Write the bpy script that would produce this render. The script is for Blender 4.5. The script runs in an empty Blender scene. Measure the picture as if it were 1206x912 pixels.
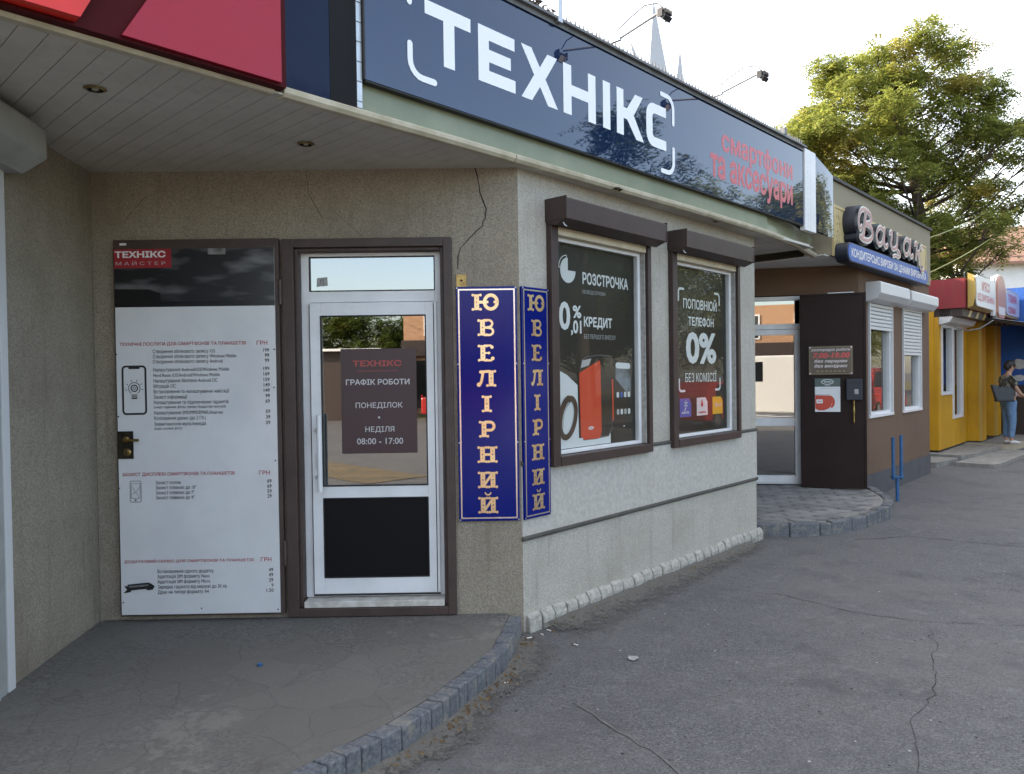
import bpy, math, random
from mathutils import Vector, Matrix, noise
from mathutils.geometry import delaunay_2d_cdt
R = math.radians
sc = bpy.context.scene
COL = sc.collection
random.seed(7)

# ------------------------------------------------------------------ camera, sky, sun, exposure
cam_d = bpy.data.cameras.new('camera'); cam = bpy.data.objects.new('camera', cam_d); COL.objects.link(cam)
cam_d.sensor_width = 36.0; cam_d.lens = 884.71/1206*36.0
cam_d.clip_start = 0.05; cam_d.clip_end = 2000
cam.location = (0, 0, 1.65)
cam.rotation_euler = (Matrix.Rotation(R(90-0.8334), 3, 'X') @ Matrix.Rotation(R(-0.8179), 3, 'Z')).to_euler()
sc.camera = cam
SUN_AZ, SUN_EL = -62.0, 27.0            # degrees from +Y towards +X ; elevation
w = bpy.data.worlds.new('World'); sc.world = w; w.use_nodes = True
nt = w.node_tree; bg = nt.nodes['Background']
sky = nt.nodes.new('ShaderNodeTexSky'); sky.sky_type = 'NISHITA'; sky.sun_disc = False
sky.sun_elevation = R(SUN_EL); sky.sun_rotation = R(SUN_AZ)
sky.air_density = 1.0; sky.dust_density = 2.0; sky.ozone_density = 0.5
milk = nt.nodes.new('ShaderNodeMix'); milk.data_type = 'RGBA'; milk.blend_type = 'ADD'   # thin bright evening haze, thickest towards the sun
milk.inputs[7].default_value = (3.0, 2.64, 2.12, 1)
geo = nt.nodes.new('ShaderNodeTexCoord'); dt = nt.nodes.new('ShaderNodeVectorMath'); dt.operation = 'DOT_PRODUCT'
dt.inputs[1].default_value = (math.sin(R(-40)), math.cos(R(-40)), 0.75); nt.links.new(geo.outputs['Generated'], dt.inputs[0])
hz = nt.nodes.new('ShaderNodeMapRange'); hz.inputs[1].default_value = -0.30; hz.inputs[2].default_value = 0.40; hz.inputs[3].default_value = 0.17; hz.inputs[4].default_value = 1.0
nt.links.new(dt.outputs['Value'], hz.inputs[0]); nt.links.new(hz.outputs[0], milk.inputs[0])
nt.links.new(sky.outputs[0], milk.inputs[6]); nt.links.new(milk.outputs[2], bg.inputs[0]); bg.inputs[1].default_value = 0.13
sd = bpy.data.lights.new('sun', 'SUN'); sd.energy = 4.0; sd.angle = R(0.5); sd.color = (1.0, 0.86, 0.68)
sun = bpy.data.objects.new('sun', sd); COL.objects.link(sun)
sdir = Vector((math.sin(R(SUN_AZ))*math.cos(R(SUN_EL)), math.cos(R(SUN_AZ))*math.cos(R(SUN_EL)), math.sin(R(SUN_EL))))
sun.rotation_euler = (-sdir).to_track_quat('-Z', 'Y').to_euler(); sun.location = (-20, 20, 30)
sc.view_settings.view_transform = 'Standard'; sc.view_settings.look = 'None'
sc.view_settings.exposure = 2.07; sc.view_settings.gamma = 1.0; sc.view_settings.use_curve_mapping = False
sc.cycles.max_bounces = 8; sc.cycles.diffuse_bounces = 4; sc.cycles.transparent_max_bounces = 12
sc.cycles.caustics_reflective = False; sc.cycles.caustics_refractive = False
sc.cycles.sample_clamp_indirect = 6.0

# ------------------------------------------------------------------ frames (metres): the front wall, the street wall, the fascia line
R0 = Vector((0.054, 4.8008, 0)); PF = R(0.61); PS = R(48.024); FA = Vector((-1.1, 3.51, 0)); PA = R(46.343)
def street(s, n, z=0.0):
    return Vector((R0.x + s*math.cos(PS) + n*math.sin(PS), R0.y + s*math.sin(PS) - n*math.cos(PS), z))

# ------------------------------------------------------------------ materials
MATS = {}
def mat(name, col, rough=0.6, metal=0.0, spec=0.5, col2=None, scale=6.0, detail=4.0, lo=0.35, hi=0.65, bump=0.0, bscale=60.0, bdist=0.01, coat=0.0, rvar=0.0, emit=None):
    m = bpy.data.materials.new(name); m.use_nodes = True; t = m.node_tree; N = t.nodes; L = t.links
    b = N['Principled BSDF']
    c4 = lambda c: (c[0], c[1], c[2], 1)
    b.inputs['Base Color'].default_value = c4(col); b.inputs['Roughness'].default_value = rough
    b.inputs['Metallic'].default_value = metal; b.inputs['Specular IOR Level'].default_value = spec
    if coat: b.inputs['Coat Weight'].default_value = coat; b.inputs['Coat Roughness'].default_value = 0.02
    tc = N.new('ShaderNodeTexCoord')
    if col2 is not None:
        n = N.new('ShaderNodeTexNoise'); n.inputs['Scale'].default_value = scale; n.inputs['Detail'].default_value = detail
        n.inputs['Roughness'].default_value = 0.6
        L.new(tc.outputs['Object'], n.inputs['Vector'])
        r = N.new('ShaderNodeMapRange'); r.inputs[1].default_value = lo; r.inputs[2].default_value = hi
        L.new(n.outputs['Fac'], r.inputs[0])
        x = N.new('ShaderNodeMix'); x.data_type = 'RGBA'; x.inputs[6].default_value = c4(col); x.inputs[7].default_value = c4(col2)
        L.new(r.outputs[0], x.inputs[0]); L.new(x.outputs[2], b.inputs['Base Color'])
        if rvar:
            rr = N.new('ShaderNodeMapRange'); rr.inputs[3].default_value = rough; rr.inputs[4].default_value = rough+rvar
            L.new(r.outputs[0], rr.inputs[0]); L.new(rr.outputs[0], b.inputs['Roughness'])
    if bump:
        n2 = N.new('ShaderNodeTexNoise'); n2.inputs['Scale'].default_value = bscale; n2.inputs['Detail'].default_value = 5
        L.new(tc.outputs['Object'], n2.inputs['Vector'])
        bp = N.new('ShaderNodeBump'); bp.inputs['Strength'].default_value = bump; bp.inputs['Distance'].default_value = bdist
        L.new(n2.outputs['Fac'], bp.inputs['Height']); L.new(bp.outputs[0], b.inputs['Normal'])
    if emit:
        b.inputs['Emission Color'].default_value = c4(emit[:3]); b.inputs['Emission Strength'].default_value = emit[3]
    MATS[name] = m
    return m

class NB:                                   # small node-building helper for the richer surfaces
    def __init__(s, name):
        s.m = bpy.data.materials.new(name); s.m.use_nodes = True; s.t = s.m.node_tree; s.N = s.t.nodes; s.L = s.t.links
        s.b = s.N['Principled BSDF']; s.tc = s.N.new('ShaderNodeTexCoord'); s.vec = s.tc.outputs['Object']
        MATS[name] = s.m
    def noise(s, scale, detail=4, rough=0.6, vec=None):
        n = s.N.new('ShaderNodeTexNoise'); n.inputs['Scale'].default_value = scale; n.inputs['Detail'].default_value = detail
        n.inputs['Roughness'].default_value = rough; s.L.new(vec or s.vec, n.inputs['Vector']); return n.outputs['Fac']
    def noisec(s, scale, detail=3, vec=None):
        n = s.N.new('ShaderNodeTexNoise'); n.inputs['Scale'].default_value = scale; n.inputs['Detail'].default_value = detail
        s.L.new(vec or s.vec, n.inputs['Vector']); return n.outputs['Color']
    def voro(s, scale, feature='F1', out='Distance', vec=None):
        n = s.N.new('ShaderNodeTexVoronoi'); n.feature = feature; n.inputs['Scale'].default_value = scale
        s.L.new(vec or s.vec, n.inputs['Vector']); return n.outputs[out]
    def rng(s, v, a, b, c=0.0, d=1.0):
        n = s.N.new('ShaderNodeMapRange'); n.inputs[1].default_value = a; n.inputs[2].default_value = b
        n.inputs[3].default_value = c; n.inputs[4].default_value = d; s.L.new(v, n.inputs[0]); return n.outputs[0]
    def mix(s, f, a, b):
        n = s.N.new('ShaderNodeMix'); n.data_type = 'RGBA'
        for i, v in ((0, f), (6, a), (7, b)):
            if isinstance(v, (int, float)): n.inputs[i].default_value = v
            elif isinstance(v, tuple): n.inputs[i].default_value = (v[0], v[1], v[2], 1)
            else: s.L.new(v, n.inputs[i])
        return n.outputs[2]
    def math(s, op, a, b=0.0):
        n = s.N.new('ShaderNodeMath'); n.operation = op
        for i, v in ((0, a), (1, b)):
            if isinstance(v, (int, float)): n.inputs[i].default_value = v
            else: s.L.new(v, n.inputs[i])
        return n.outputs[0]
    def vadd(s, a, k, amt):
        n = s.N.new('ShaderNodeVectorMath'); n.operation = 'MULTIPLY_ADD'; s.L.new(k, n.inputs[0])
        n.inputs[1].default_value = (amt, amt, amt); s.L.new(a, n.inputs[2]); return n.outputs[0]
    def scalev(s, x, y, z):
        n = s.N.new('ShaderNodeMapping'); n.inputs['Scale'].default_value = (x, y, z); s.L.new(s.vec, n.inputs['Vector']); return n.outputs[0]
    def sep(s, axis, vec=None):
        n = s.N.new('ShaderNodeSeparateXYZ'); s.L.new(vec or s.vec, n.inputs[0]); return n.outputs[axis]
    def out(s, col=None, rough=None, height=None, strength=0.5, dist=0.01):
        if col is not None:
            if isinstance(col, tuple): s.b.inputs['Base Color'].default_value = (*col, 1)
            else: s.L.new(col, s.b.inputs['Base Color'])
        if rough is not None:
            if isinstance(rough, (int, float)): s.b.inputs['Roughness'].default_value = rough
            else: s.L.new(rough, s.b.inputs['Roughness'])
        if height is not None:
            bp = s.N.new('ShaderNodeBump'); bp.inputs['Strength'].default_value = strength; bp.inputs['Distance'].default_value = dist
            s.L.new(height, bp.inputs['Height']); s.L.new(bp.outputs[0], s.b.inputs['Normal'])
        return s.m

def pebble_mat(name, base, dark, light, stain):
    k = NB(name)
    v = k.voro(150, 'F1', 'Color'); g = k.sep(0, v)
    n1 = k.noise(160, 2)
    c = k.mix(k.rng(g, 0.1, 0.9), dark, light)
    c = k.mix(k.rng(n1, 0.38, 0.62), c, base)
    c = k.mix(k.math('MULTIPLY', k.rng(k.noise(1.6, 6, 0.7), 0.45, 0.72), 0.7), c, stain)
    c = k.mix(k.math('MULTIPLY', k.rng(k.noise(7.0, 6, 0.75), 0.62, 0.74), 0.5), c, tuple(x*0.55 for x in stain))
    sv = k.scalev(6, 6, 0.5)
    c = k.mix(k.math('MULTIPLY', k.rng(k.noise(2.0, 6, 0.7, sv), 0.55, 0.75), 0.6), c, tuple(x*0.75 for x in stain))
    h = k.math('ADD', k.voro(150, 'F1', 'Distance'), k.noise(60, 3))
    return k.out(c, 0.9, h, 0.45, 0.005)
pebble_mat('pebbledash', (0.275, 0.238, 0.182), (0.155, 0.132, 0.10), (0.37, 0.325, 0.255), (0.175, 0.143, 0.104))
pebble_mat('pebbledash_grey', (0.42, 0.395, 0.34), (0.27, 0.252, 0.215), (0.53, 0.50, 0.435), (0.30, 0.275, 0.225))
def render_mat(name, base, dark, light):
    k = NB(name)
    c = k.mix(k.rng(k.noise(140, 3), 0.35, 0.65), dark, light)
    c = k.mix(0.5, c, base)
    c = k.mix(k.math('MULTIPLY', k.rng(k.noise(1.3, 5), 0.45, 0.7), 0.35), c, dark)
    return k.out(c, 0.92, k.noise(90, 4), 0.6, 0.006)
render_mat('brown_render', (0.155, 0.092, 0.056), (0.085, 0.05, 0.032), (0.20, 0.125, 0.08))
render_mat('olive_render', (0.30, 0.262, 0.185), (0.24, 0.21, 0.145), (0.34, 0.30, 0.215))

def band_mat():
    k = NB('white_plaster')
    c = k.mix(k.rng(k.noise(30, 4), 0.3, 0.7), (0.37, 0.352, 0.315), (0.50, 0.475, 0.43))
    sv = k.scalev(5, 5, 0.9)
    c = k.mix(k.math('MULTIPLY', k.rng(k.noise(1.3, 6, 0.7, vec=sv), 0.54, 0.8), 0.38), c, (0.30, 0.285, 0.25))
    c = k.mix(k.math('MULTIPLY', k.rng(k.noise(2.2, 6), 0.52, 0.75), 0.5), c, (0.34, 0.32, 0.29))
    return k.out(c, 0.8, k.noise(50, 5), 0.25, 0.004)
band_mat()

def asphalt_mat():
    k = NB('asphalt')
    sp = k.sep(0, k.voro(130, 'F1', 'Color'))
    c = k.mix(k.rng(sp, 0.1, 0.95), (0.045, 0.045, 0.046), (0.19, 0.188, 0.185))
    c = k.mix(k.rng(k.noise(45, 4), 0.3, 0.7), c, (0.098, 0.097, 0.097))
    c = k.mix(k.math('MULTIPLY', k.rng(k.noise(0.55, 6, 0.65), 0.42, 0.68), 0.6), c, (0.135, 0.13, 0.122))
    c = k.mix(k.math('MULTIPLY', k.rng(k.noise(2.3, 6, 0.75), 0.5, 0.7), 0.6), c, (0.068, 0.068, 0.071))
    c = k.mix(k.math('MULTIPLY', k.rng(k.noise(0.8, 7, 0.72), 0.56, 0.66), 0.55), c, (0.05, 0.05, 0.052))
    c = k.mix(k.math('MULTIPLY', k.rng(k.noise(5.0, 6, 0.75), 0.55, 0.72), 0.5), c, (0.20, 0.195, 0.185))
    pits = k.rng(k.voro(11, 'F1', 'Distance'), 0.07, 0.11)
    pits = k.math('MAXIMUM', pits, k.rng(k.noise(1.7, 3), 0.54, 0.46))
    c = k.mix(k.math('MULTIPLY', k.rng(k.noise(1.35, 5, 0.6), 0.66, 0.70), 0.45), c, (0.042, 0.041, 0.042))
    c = k.mix(pits, (0.022, 0.022, 0.024), c)
    lt = k.rng(k.voro(5.3, 'F1', 'Distance'), 0.028, 0.045)
    c = k.mix(lt, (0.36, 0.35, 0.33), c)
    h = k.math('ADD', k.noise(120, 3), k.math('MULTIPLY', pits, 0.6))
    k.b.inputs['Specular IOR Level'].default_value = 0.35
    return k.out(c, 0.85, h, 0.55, 0.006)
asphalt_mat()

def porch_mat():
    k = NB('porch_concrete')
    wv = k.vadd(k.vec, k.noisec(1.9, 4), 0.36)
    edge = k.voro(2.9, 'DISTANCE_TO_EDGE', 'Distance', wv)
    crack = k.rng(edge, 0.001, 0.012, 0.5, 1.0)
    cell = k.sep(0, k.voro(2.9, 'F1', 'Color', wv))
    c = k.mix(cell, (0.132, 0.122, 0.105), (0.158, 0.147, 0.128))
    agg = k.mix(k.rng(k.sep(0, k.voro(75, 'F1', 'Color')), 0.1, 0.9), (0.075, 0.072, 0.066), (0.20, 0.19, 0.172))
    c = k.mix(k.math('MULTIPLY', k.rng(k.noise(1.3, 7, 0.68), 0.42, 0.62), 0.75), c, agg)
    c = k.mix(k.math('MULTIPLY', k.rng(k.noise(0.9, 5), 0.4, 0.7), 0.5), c, (0.12, 0.105, 0.085))
    c = k.mix(k.rng(k.noise(60, 3), 0.25, 0.75), k.mix(0.25, c, (0.08, 0.08, 0.08)), c)
    c = k.mix(k.math('MULTIPLY', k.rng(k.noise(1.1, 8, 0.75), 0.57, 0.60), 0.45), c, (0.225, 0.21, 0.18))
    c = k.mix(k.math('MULTIPLY', k.rng(k.noise(4.2, 7, 0.75), 0.58, 0.68), 0.5), c, (0.075, 0.068, 0.058))
    c = k.mix(crack, (0.075, 0.07, 0.062), c)
    h = k.math('ADD', k.noise(70, 4), crack)
    return k.out(c, 0.9, h, 0.5, 0.006)
porch_mat()

def kerb_mat():
    k = NB('kerb_granite')
    c = k.mix(k.rng(k.noise(50, 5, 0.7), 0.35, 0.65), (0.062, 0.070, 0.084), (0.175, 0.182, 0.192))
    g = k.N.new('ShaderNodeNewGeometry'); c = k.mix(k.rng(g.outputs['Random Per Island'], 0.0, 1.0, 0.0, 0.55), c, (0.085, 0.09, 0.10))
    c = k.mix(k.rng(k.noise(9, 5, 0.7), 0.5, 0.66), c, (0.21, 0.195, 0.165))
    return k.out(c, 0.85, k.noise(40, 5), 0.8, 0.01)
kerb_mat()
def stone_mat():
    k = NB('pale_stone')
    c = k.mix(k.rng(k.noise(26, 5, 0.7), 0.35, 0.65), (0.27, 0.255, 0.22), (0.45, 0.43, 0.385))
    return k.out(c, 0.9, k.noise(35, 5), 0.9, 0.015)
stone_mat()
def dirt_mat():
    k = NB('dirt')
    c = k.mix(k.rng(k.noise(55, 6, 0.7), 0.3, 0.7), (0.085, 0.078, 0.067), (0.18, 0.165, 0.142))
    c = k.mix(k.rng(k.noise(4, 4), 0.4, 0.7), c, (0.12, 0.112, 0.10))
    k.out(c, 0.95, k.noise(90, 5), 0.9, 0.012)
    at = k.N.new('ShaderNodeAttribute'); at.attribute_name = 'fade'
    f = k.math('ADD', at.outputs['Fac'], k.math('MULTIPLY', k.math('SUBTRACT', k.noise(14, 8, 0.8), 0.5), 1.7))
    f = k.math('ADD', f, k.math('MULTIPLY', k.math('SUBTRACT', k.noise(60, 3), 0.5), 1.0))
    tr = k.N.new('ShaderNodeBsdfTransparent'); mx = k.N.new('ShaderNodeMixShader')
    k.L.new(k.rng(f, 0.25, 0.80), mx.inputs[0]); k.L.new(tr.outputs[0], mx.inputs[1]); k.L.new(k.b.outputs[0], mx.inputs[2])
    k.L.new(mx.outputs[0], k.N['Material Output'].inputs['Surface']); return k.m
dirt_mat()
def soffit_mat():
    k = NB('soffit_white')
    c = k.mix(k.rng(k.noise(2.5, 5), 0.35, 0.7), (0.56, 0.54, 0.49), (0.45, 0.43, 0.385))
    c = k.mix(k.math('MULTIPLY', k.rng(k.noise(18, 4), 0.55, 0.8), 0.4), c, (0.28, 0.27, 0.23))
    return k.out(c, 0.5, k.noise(4, 2), 0.08, 0.02)
soffit_mat()
def rust_brown():
    k = NB('brown_paint')
    c = k.mix(k.rng(k.noise(7, 6, 0.7), 0.4, 0.7), (0.060, 0.038, 0.031), (0.040, 0.026, 0.022))
    c = k.mix(k.rng(k.noise(22, 6, 0.75), 0.66, 0.72), c, (0.17, 0.14, 0.11))
    return k.out(c, 0.55, k.noise(60, 4), 0.25, 0.004)
rust_brown()
def sign_blue():
    k = NB('sign_blue')
    c = k.mix(k.rng(k.noise(3, 3), 0.3, 0.7), (0.006, 0.018, 0.058), (0.008, 0.021, 0.066))
    k.b.inputs['Specular IOR Level'].default_value = 0.8
    return k.out(c, 0.02, k.noise(2.2, 1), 0.012, 0.02)
sign_blue()
def hexpaver():
    k = NB('hex_pavers')
    c = k.mix(k.rng(k.noise(55, 5, 0.7), 0.3, 0.7), (0.11, 0.11, 0.108), (0.19, 0.187, 0.18))
    g = k.N.new('ShaderNodeNewGeometry'); r = g.outputs['Random Per Island']
    c = k.mix(k.math('MULTIPLY', r, 0.75), c, (0.30, 0.29, 0.275))
    c = k.mix(k.math('MULTIPLY', k.rng(k.noise(3.3, 5), 0.5, 0.7), 0.5), c, (0.09, 0.088, 0.085))
    return k.out(c, 0.9, k.noise(60, 4), 0.5, 0.005)
hexpaver()
def leaf_mat(name, a, b, c3):
    k = NB(name)
    g = k.N.new('ShaderNodeNewGeometry'); r = g.outputs['Random Per Island']
    c = k.mix(r, a, b)
    c = k.mix(k.rng(k.noise(0.45, 3), 0.55, 0.72), c, c3)
    d = k.b; d.inputs['Roughness'].default_value = 0.6; d.inputs['Specular IOR Level'].default_value = 0.2
    k.L.new(c, d.inputs['Base Color'])
    tr = k.N.new('ShaderNodeBsdfTranslucent'); k.L.new(c, tr.inputs['Color'])
    mx = k.N.new('ShaderNodeMixShader'); mx.inputs[0].default_value = 0.5
    k.L.new(d.outputs[0], mx.inputs[1]); k.L.new(tr.outputs[0], mx.inputs[2])
    k.L.new(mx.outputs[0], k.N['Material Output'].inputs['Surface'])
leaf_mat('locust_leaf', (0.125, 0.165, 0.038), (0.29, 0.30, 0.065), (0.42, 0.32, 0.08))
leaf_mat('green_leaf', (0.045, 0.075, 0.016), (0.09, 0.12, 0.022), (0.14, 0.12, 0.02))
def glass_mat(name, f0, tint, rough=0.0):
    k = NB(name); k.N.remove(k.b)
    gl = k.N.new('ShaderNodeBsdfGlossy'); gl.inputs['Roughness'].default_value = rough
    tr = k.N.new('ShaderNodeBsdfTransparent'); tr.inputs['Color'].default_value = (*tint, 1)
    lw = k.N.new('ShaderNodeLayerWeight'); lw.inputs['Blend'].default_value = 0.5
    p5 = k.math('POWER', lw.outputs['Facing'], 5.0); fr = k.math('ADD', k.math('MULTIPLY', p5, 1-f0), f0)
    mx = k.N.new('ShaderNodeMixShader'); k.L.new(fr, mx.inputs[0]); k.L.new(tr.outputs[0], mx.inputs[1]); k.L.new(gl.outputs[0], mx.inputs[2])
    k.L.new(mx.outputs[0], k.N['Material Output'].inputs['Surface'])
glass_mat('window_glass', 0.036, (0.9, 0.92, 0.9)); glass_mat('door_glass', 0.34, (0.62, 0.64, 0.62)); glass_mat('transom_glass', 0.42, (0.5, 0.52, 0.5))

mat('pvc_white', (0.74, 0.75, 0.76), 0.35, col2=(0.66, 0.67, 0.675), scale=5, bump=0.03)
mat('pvc_dirty', (0.62, 0.60, 0.55), 0.5, col2=(0.42, 0.39, 0.34), scale=14)
mat('pvc_reveal', (0.36, 0.35, 0.32), 0.8, col2=(0.25, 0.24, 0.22), scale=30)
mat('black_rubber', (0.012, 0.012, 0.012), 0.6)
mat('black_panel', (0.006, 0.006, 0.007), 0.55, spec=0.15)
mat('brown_metal', (0.056, 0.037, 0.033), 0.42, spec=0.3, col2=(0.045, 0.030, 0.027), scale=4, bump=0.05)
mat('cream_metal', (0.62, 0.56, 0.42), 0.5, col2=(0.50, 0.43, 0.31), scale=9)
mat('trim_white', (0.52, 0.48, 0.37), 0.45, col2=(0.38, 0.34, 0.24), scale=7)
mat('fascia_metal', (0.25, 0.27, 0.18), 0.25, spec=0.35, col2=(0.18, 0.205, 0.135), scale=1.6, bump=0.05, bscale=3)
mat('dark_moulding', (0.075, 0.071, 0.060), 0.7, col2=(0.05, 0.047, 0.04), scale=12)
mat('board_white', (0.66, 0.665, 0.67), 0.22, col2=(0.60, 0.605, 0.61), scale=2.5, bump=0.05, bscale=3, bdist=0.02)
mat('print_black', (0.018, 0.018, 0.02), 0.4)
mat('print_grey', (0.10, 0.10, 0.105), 0.4)
mat('print_red', (0.33, 0.018, 0.03), 0.4)
mat('print_white', (0.72, 0.73, 0.74), 0.4)
mat('print_dim', (0.42, 0.42, 0.43), 0.4)
mat('logo_red', (0.30, 0.022, 0.03), 0.35)
def photo_mat():
    k = NB('photo_grey'); sv = k.scalev(3.2, 1, 11.0); n1 = k.noise(1.0, 2, 0.5, sv)
    c = k.mix(k.rng(n1, 0.48, 0.74), (0.012, 0.012, 0.014), (0.15, 0.15, 0.155))
    return k.out(c, 0.28)
photo_mat()
mat('photo_light', (0.30, 0.30, 0.29), 0.3, col2=(0.06, 0.06, 0.06), scale=9, detail=1)
mat('photo_black', (0.008, 0.008, 0.009), 0.25)
mat('lock_metal', (0.05, 0.043, 0.03), 0.35, metal=0.6, col2=(0.02, 0.018, 0.014), scale=20)
mat('brass', (0.42, 0.30, 0.11), 0.35, metal=1.0, col2=(0.22, 0.15, 0.06), scale=30)
mat('jewel_blue', (0.002, 0.009, 0.150), 0.15, spec=0.3, bump=0.02, bscale=2, bdist=0.02)
mat('gold', (0.95, 0.76, 0.46), 0.30, metal=1.0, col2=(0.80, 0.55, 0.30), scale=9, bump=0.05, bscale=10)
mat('silver_line', (0.80, 0.72, 0.68), 0.25, metal=1.0)
mat('sign_white', (0.80, 0.82, 0.85), 0.3)
mat('sign_red_text', (0.50, 0.06, 0.08), 0.3)
mat('sign_red', (0.33, 0.012, 0.030), 0.35, spec=0.3, col2=(0.33, 0.015, 0.036), scale=2, bump=0.02)
mat('sign_bright_red', (0.72, 0.018, 0.006), 0.35, col2=(0.6, 0.014, 0.006), scale=3)
mat('sign_dark_red', (0.055, 0.003, 0.005), 0.6, spec=0.12)
mat('navy_gloss', (0.002, 0.007, 0.030), 0.10, spec=0.2, bump=0.25, bscale=2.2, bdist=0.03)
mat('poster_dark', (0.015, 0.0125, 0.010), 0.4, col2=(0.019, 0.016, 0.012), scale=3)
mat('poster_pale', (0.66, 0.68, 0.70), 0.4)
mat('poster_orange', (0.62, 0.060, 0.022), 0.4)
mat('poster_phone', (0.022, 0.020, 0.018), 0.3)
mat('poster_edge', (0.10, 0.10, 0.105), 0.3)
mat('poster_screen', (0.03, 0.036, 0.042), 0.3, col2=(0.20, 0.24, 0.27), scale=7, detail=2)
mat('poster_band', (0.075, 0.040, 0.028), 0.35, col2=(0.05, 0.03, 0.022), scale=8)
mat('sim_blue', (0.055, 0.12, 0.42), 0.35); mat('sim_white', (0.72, 0.66, 0.66), 0.35); mat('sim_yellow', (0.72, 0.42, 0.02), 0.35)
mat('sim_red', (0.60, 0.03, 0.04), 0.35)
mat('hours_poster', (0.046, 0.024, 0.028), 0.35); mat('text_dim_red', (0.34, 0.05, 0.045), 0.4); mat('hours_text', (0.50, 0.49, 0.50), 0.4)
mat('shop_interior', (0.035, 0.03, 0.026), 0.8)
mat('sticker_grey', (0.36, 0.36, 0.34), 0.5, col2=(0.26, 0.26, 0.25), scale=40)
mat('galv_metal', (0.52, 0.53, 0.54), 0.38, metal=0.7, col2=(0.42, 0.43, 0.44), scale=8)
mat('pale_spike', (0.40, 0.42, 0.45), 0.6)
mat('spike_grey', (0.10, 0.11, 0.13), 0.5)
mat('rail_grey', (0.16, 0.165, 0.17), 0.5, col2=(0.11, 0.112, 0.115), scale=6)
mat('shutter_old', (0.36, 0.37, 0.355), 0.5, col2=(0.28, 0.285, 0.27), scale=4)
mat('lamp_black', (0.014, 0.014, 0.016), 0.45)
mat('lamp_glass', (0.35, 0.33, 0.26), 0.15)
mat('cable_black', (0.012, 0.012, 0.013), 0.6)
mat('cable_yellow', (0.27, 0.29, 0.09), 0.7)
mat('roof_dark', (0.045, 0.042, 0.04), 0.7)
mat('dark_leaf_brown', (0.022, 0.012, 0.010), 0.5, spec=0.16, col2=(0.017, 0.009, 0.008), scale=3, bump=0.04)
mat('plinth_grey', (0.085, 0.083, 0.092), 0.85, col2=(0.065, 0.064, 0.070), scale=5, bump=0.5, bscale=60)
mat('shutter_white', (0.58, 0.585, 0.585), 0.4, col2=(0.58, 0.585, 0.59), scale=4)
mat('sign_yellow_board', (0.58, 0.47, 0.25), 0.6, col2=(0.49, 0.385, 0.18), scale=3)
mat('bakery_dark', (0.012, 0.016, 0.026), 0.5)
mat('bakery_pink', (0.42, 0.20, 0.175), 0.4); mat('bakery_white', (0.72, 0.68, 0.64), 0.4)
mat('bakery_blue', (0.035, 0.10, 0.36), 0.45, spec=0.25)
mat('plate_bronze', (0.10, 0.078, 0.055), 0.4, col2=(0.075, 0.058, 0.042), scale=6)
mat('plate_red', (0.50, 0.06, 0.06), 0.4); mat('plate_text', (0.55, 0.50, 0.50), 0.4); mat('plate_olive', (0.22, 0.17, 0.06), 0.4)
mat('poster_green', (0.055, 0.095, 0.09), 0.35); mat('poster_paper', (0.66, 0.68, 0.70), 0.35); mat('cup_red', (0.48, 0.045, 0.022), 0.3)
mat('mailbox_navy', (0.012, 0.016, 0.028), 0.5)
mat('blue_pole', (0.028, 0.115, 0.28), 0.45, col2=(0.02, 0.085, 0.2), scale=15, bump=0.1)
def ridged(name, col, col2, per, axis=0, rough=0.6):
    k = NB(name)
    w_ = k.math('FRACT', k.math('MULTIPLY', k.sep(axis), 1.0/per))
    gr = k.rng(w_, 0.90, 0.96)
    c = k.mix(k.rng(k.noise(1.5, 4), 0.35, 0.7), col, col2)
    c = k.mix(k.math('MULTIPLY', k.rng(k.noise(1.2, 6, 0.7, k.scalev(5, 5, 0.8)), 0.52, 0.8), 0.4), c, (0.10, 0.085, 0.06))
    return k.out(c, rough, k.math('SUBTRACT', 1.0, gr), 0.25, 0.01)
ridged('kiosk_yellow', (0.57, 0.30, 0.005), (0.47, 0.24, 0.006), 0.25)
ridged('kiosk_yellow_side', (0.57, 0.30, 0.005), (0.47, 0.24, 0.006), 0.2, 1)
ridged('kiosk_red', (0.24, 0.018, 0.024), (0.19, 0.014, 0.02), 0.2, 1)
ridged('kiosk_blue', (0.012, 0.10, 0.42), (0.011, 0.085, 0.36), 0.22, 1)
ridged('roof_brown', (0.30, 0.16, 0.10), (0.24, 0.125, 0.08), 0.3, 0)
mat('kiosk_brown', (0.040, 0.026, 0.022), 0.5)
mat('kiosk_gold', (0.52, 0.36, 0.10), 0.35, metal=0.3)
mat('kiosk_sign_white', (0.70, 0.71, 0.70), 0.35); mat('kiosk_sign_red', (0.44, 0.05, 0.06), 0.4); mat('kiosk_sign_blue', (0.42, 0.48, 0.66), 0.35)
mat('sausage_pink', (0.46, 0.23, 0.17), 0.4)
mat('awning_grey', (0.22, 0.215, 0.21), 0.8, col2=(0.15, 0.15, 0.15), scale=8)
mat('paper_white', (0.62, 0.62, 0.62), 0.7, col2=(0.45, 0.45, 0.46), scale=25)
mat('step_concrete', (0.26, 0.25, 0.225), 0.9, col2=(0.18, 0.172, 0.155), scale=7, bump=0.6, bscale=50)
mat('step_tile', (0.42, 0.37, 0.27), 0.8, col2=(0.34, 0.30, 0.22), scale=9, bump=0.3)
mat('skin', (0.42, 0.24, 0.165), 0.55); mat('hair', (0.016, 0.012, 0.011), 0.5, bump=0.6, bscale=90)
mat('shirt', (0.085, 0.078, 0.052), 0.85, col2=(0.30, 0.29, 0.25), scale=16, detail=3, lo=0.5, hi=0.58)
mat('tee_white', (0.68, 0.69, 0.71), 0.85)
mat('denim', (0.085, 0.17, 0.31), 0.85, col2=(0.15, 0.25, 0.40), scale=9, bump=0.4, bscale=120)
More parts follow.
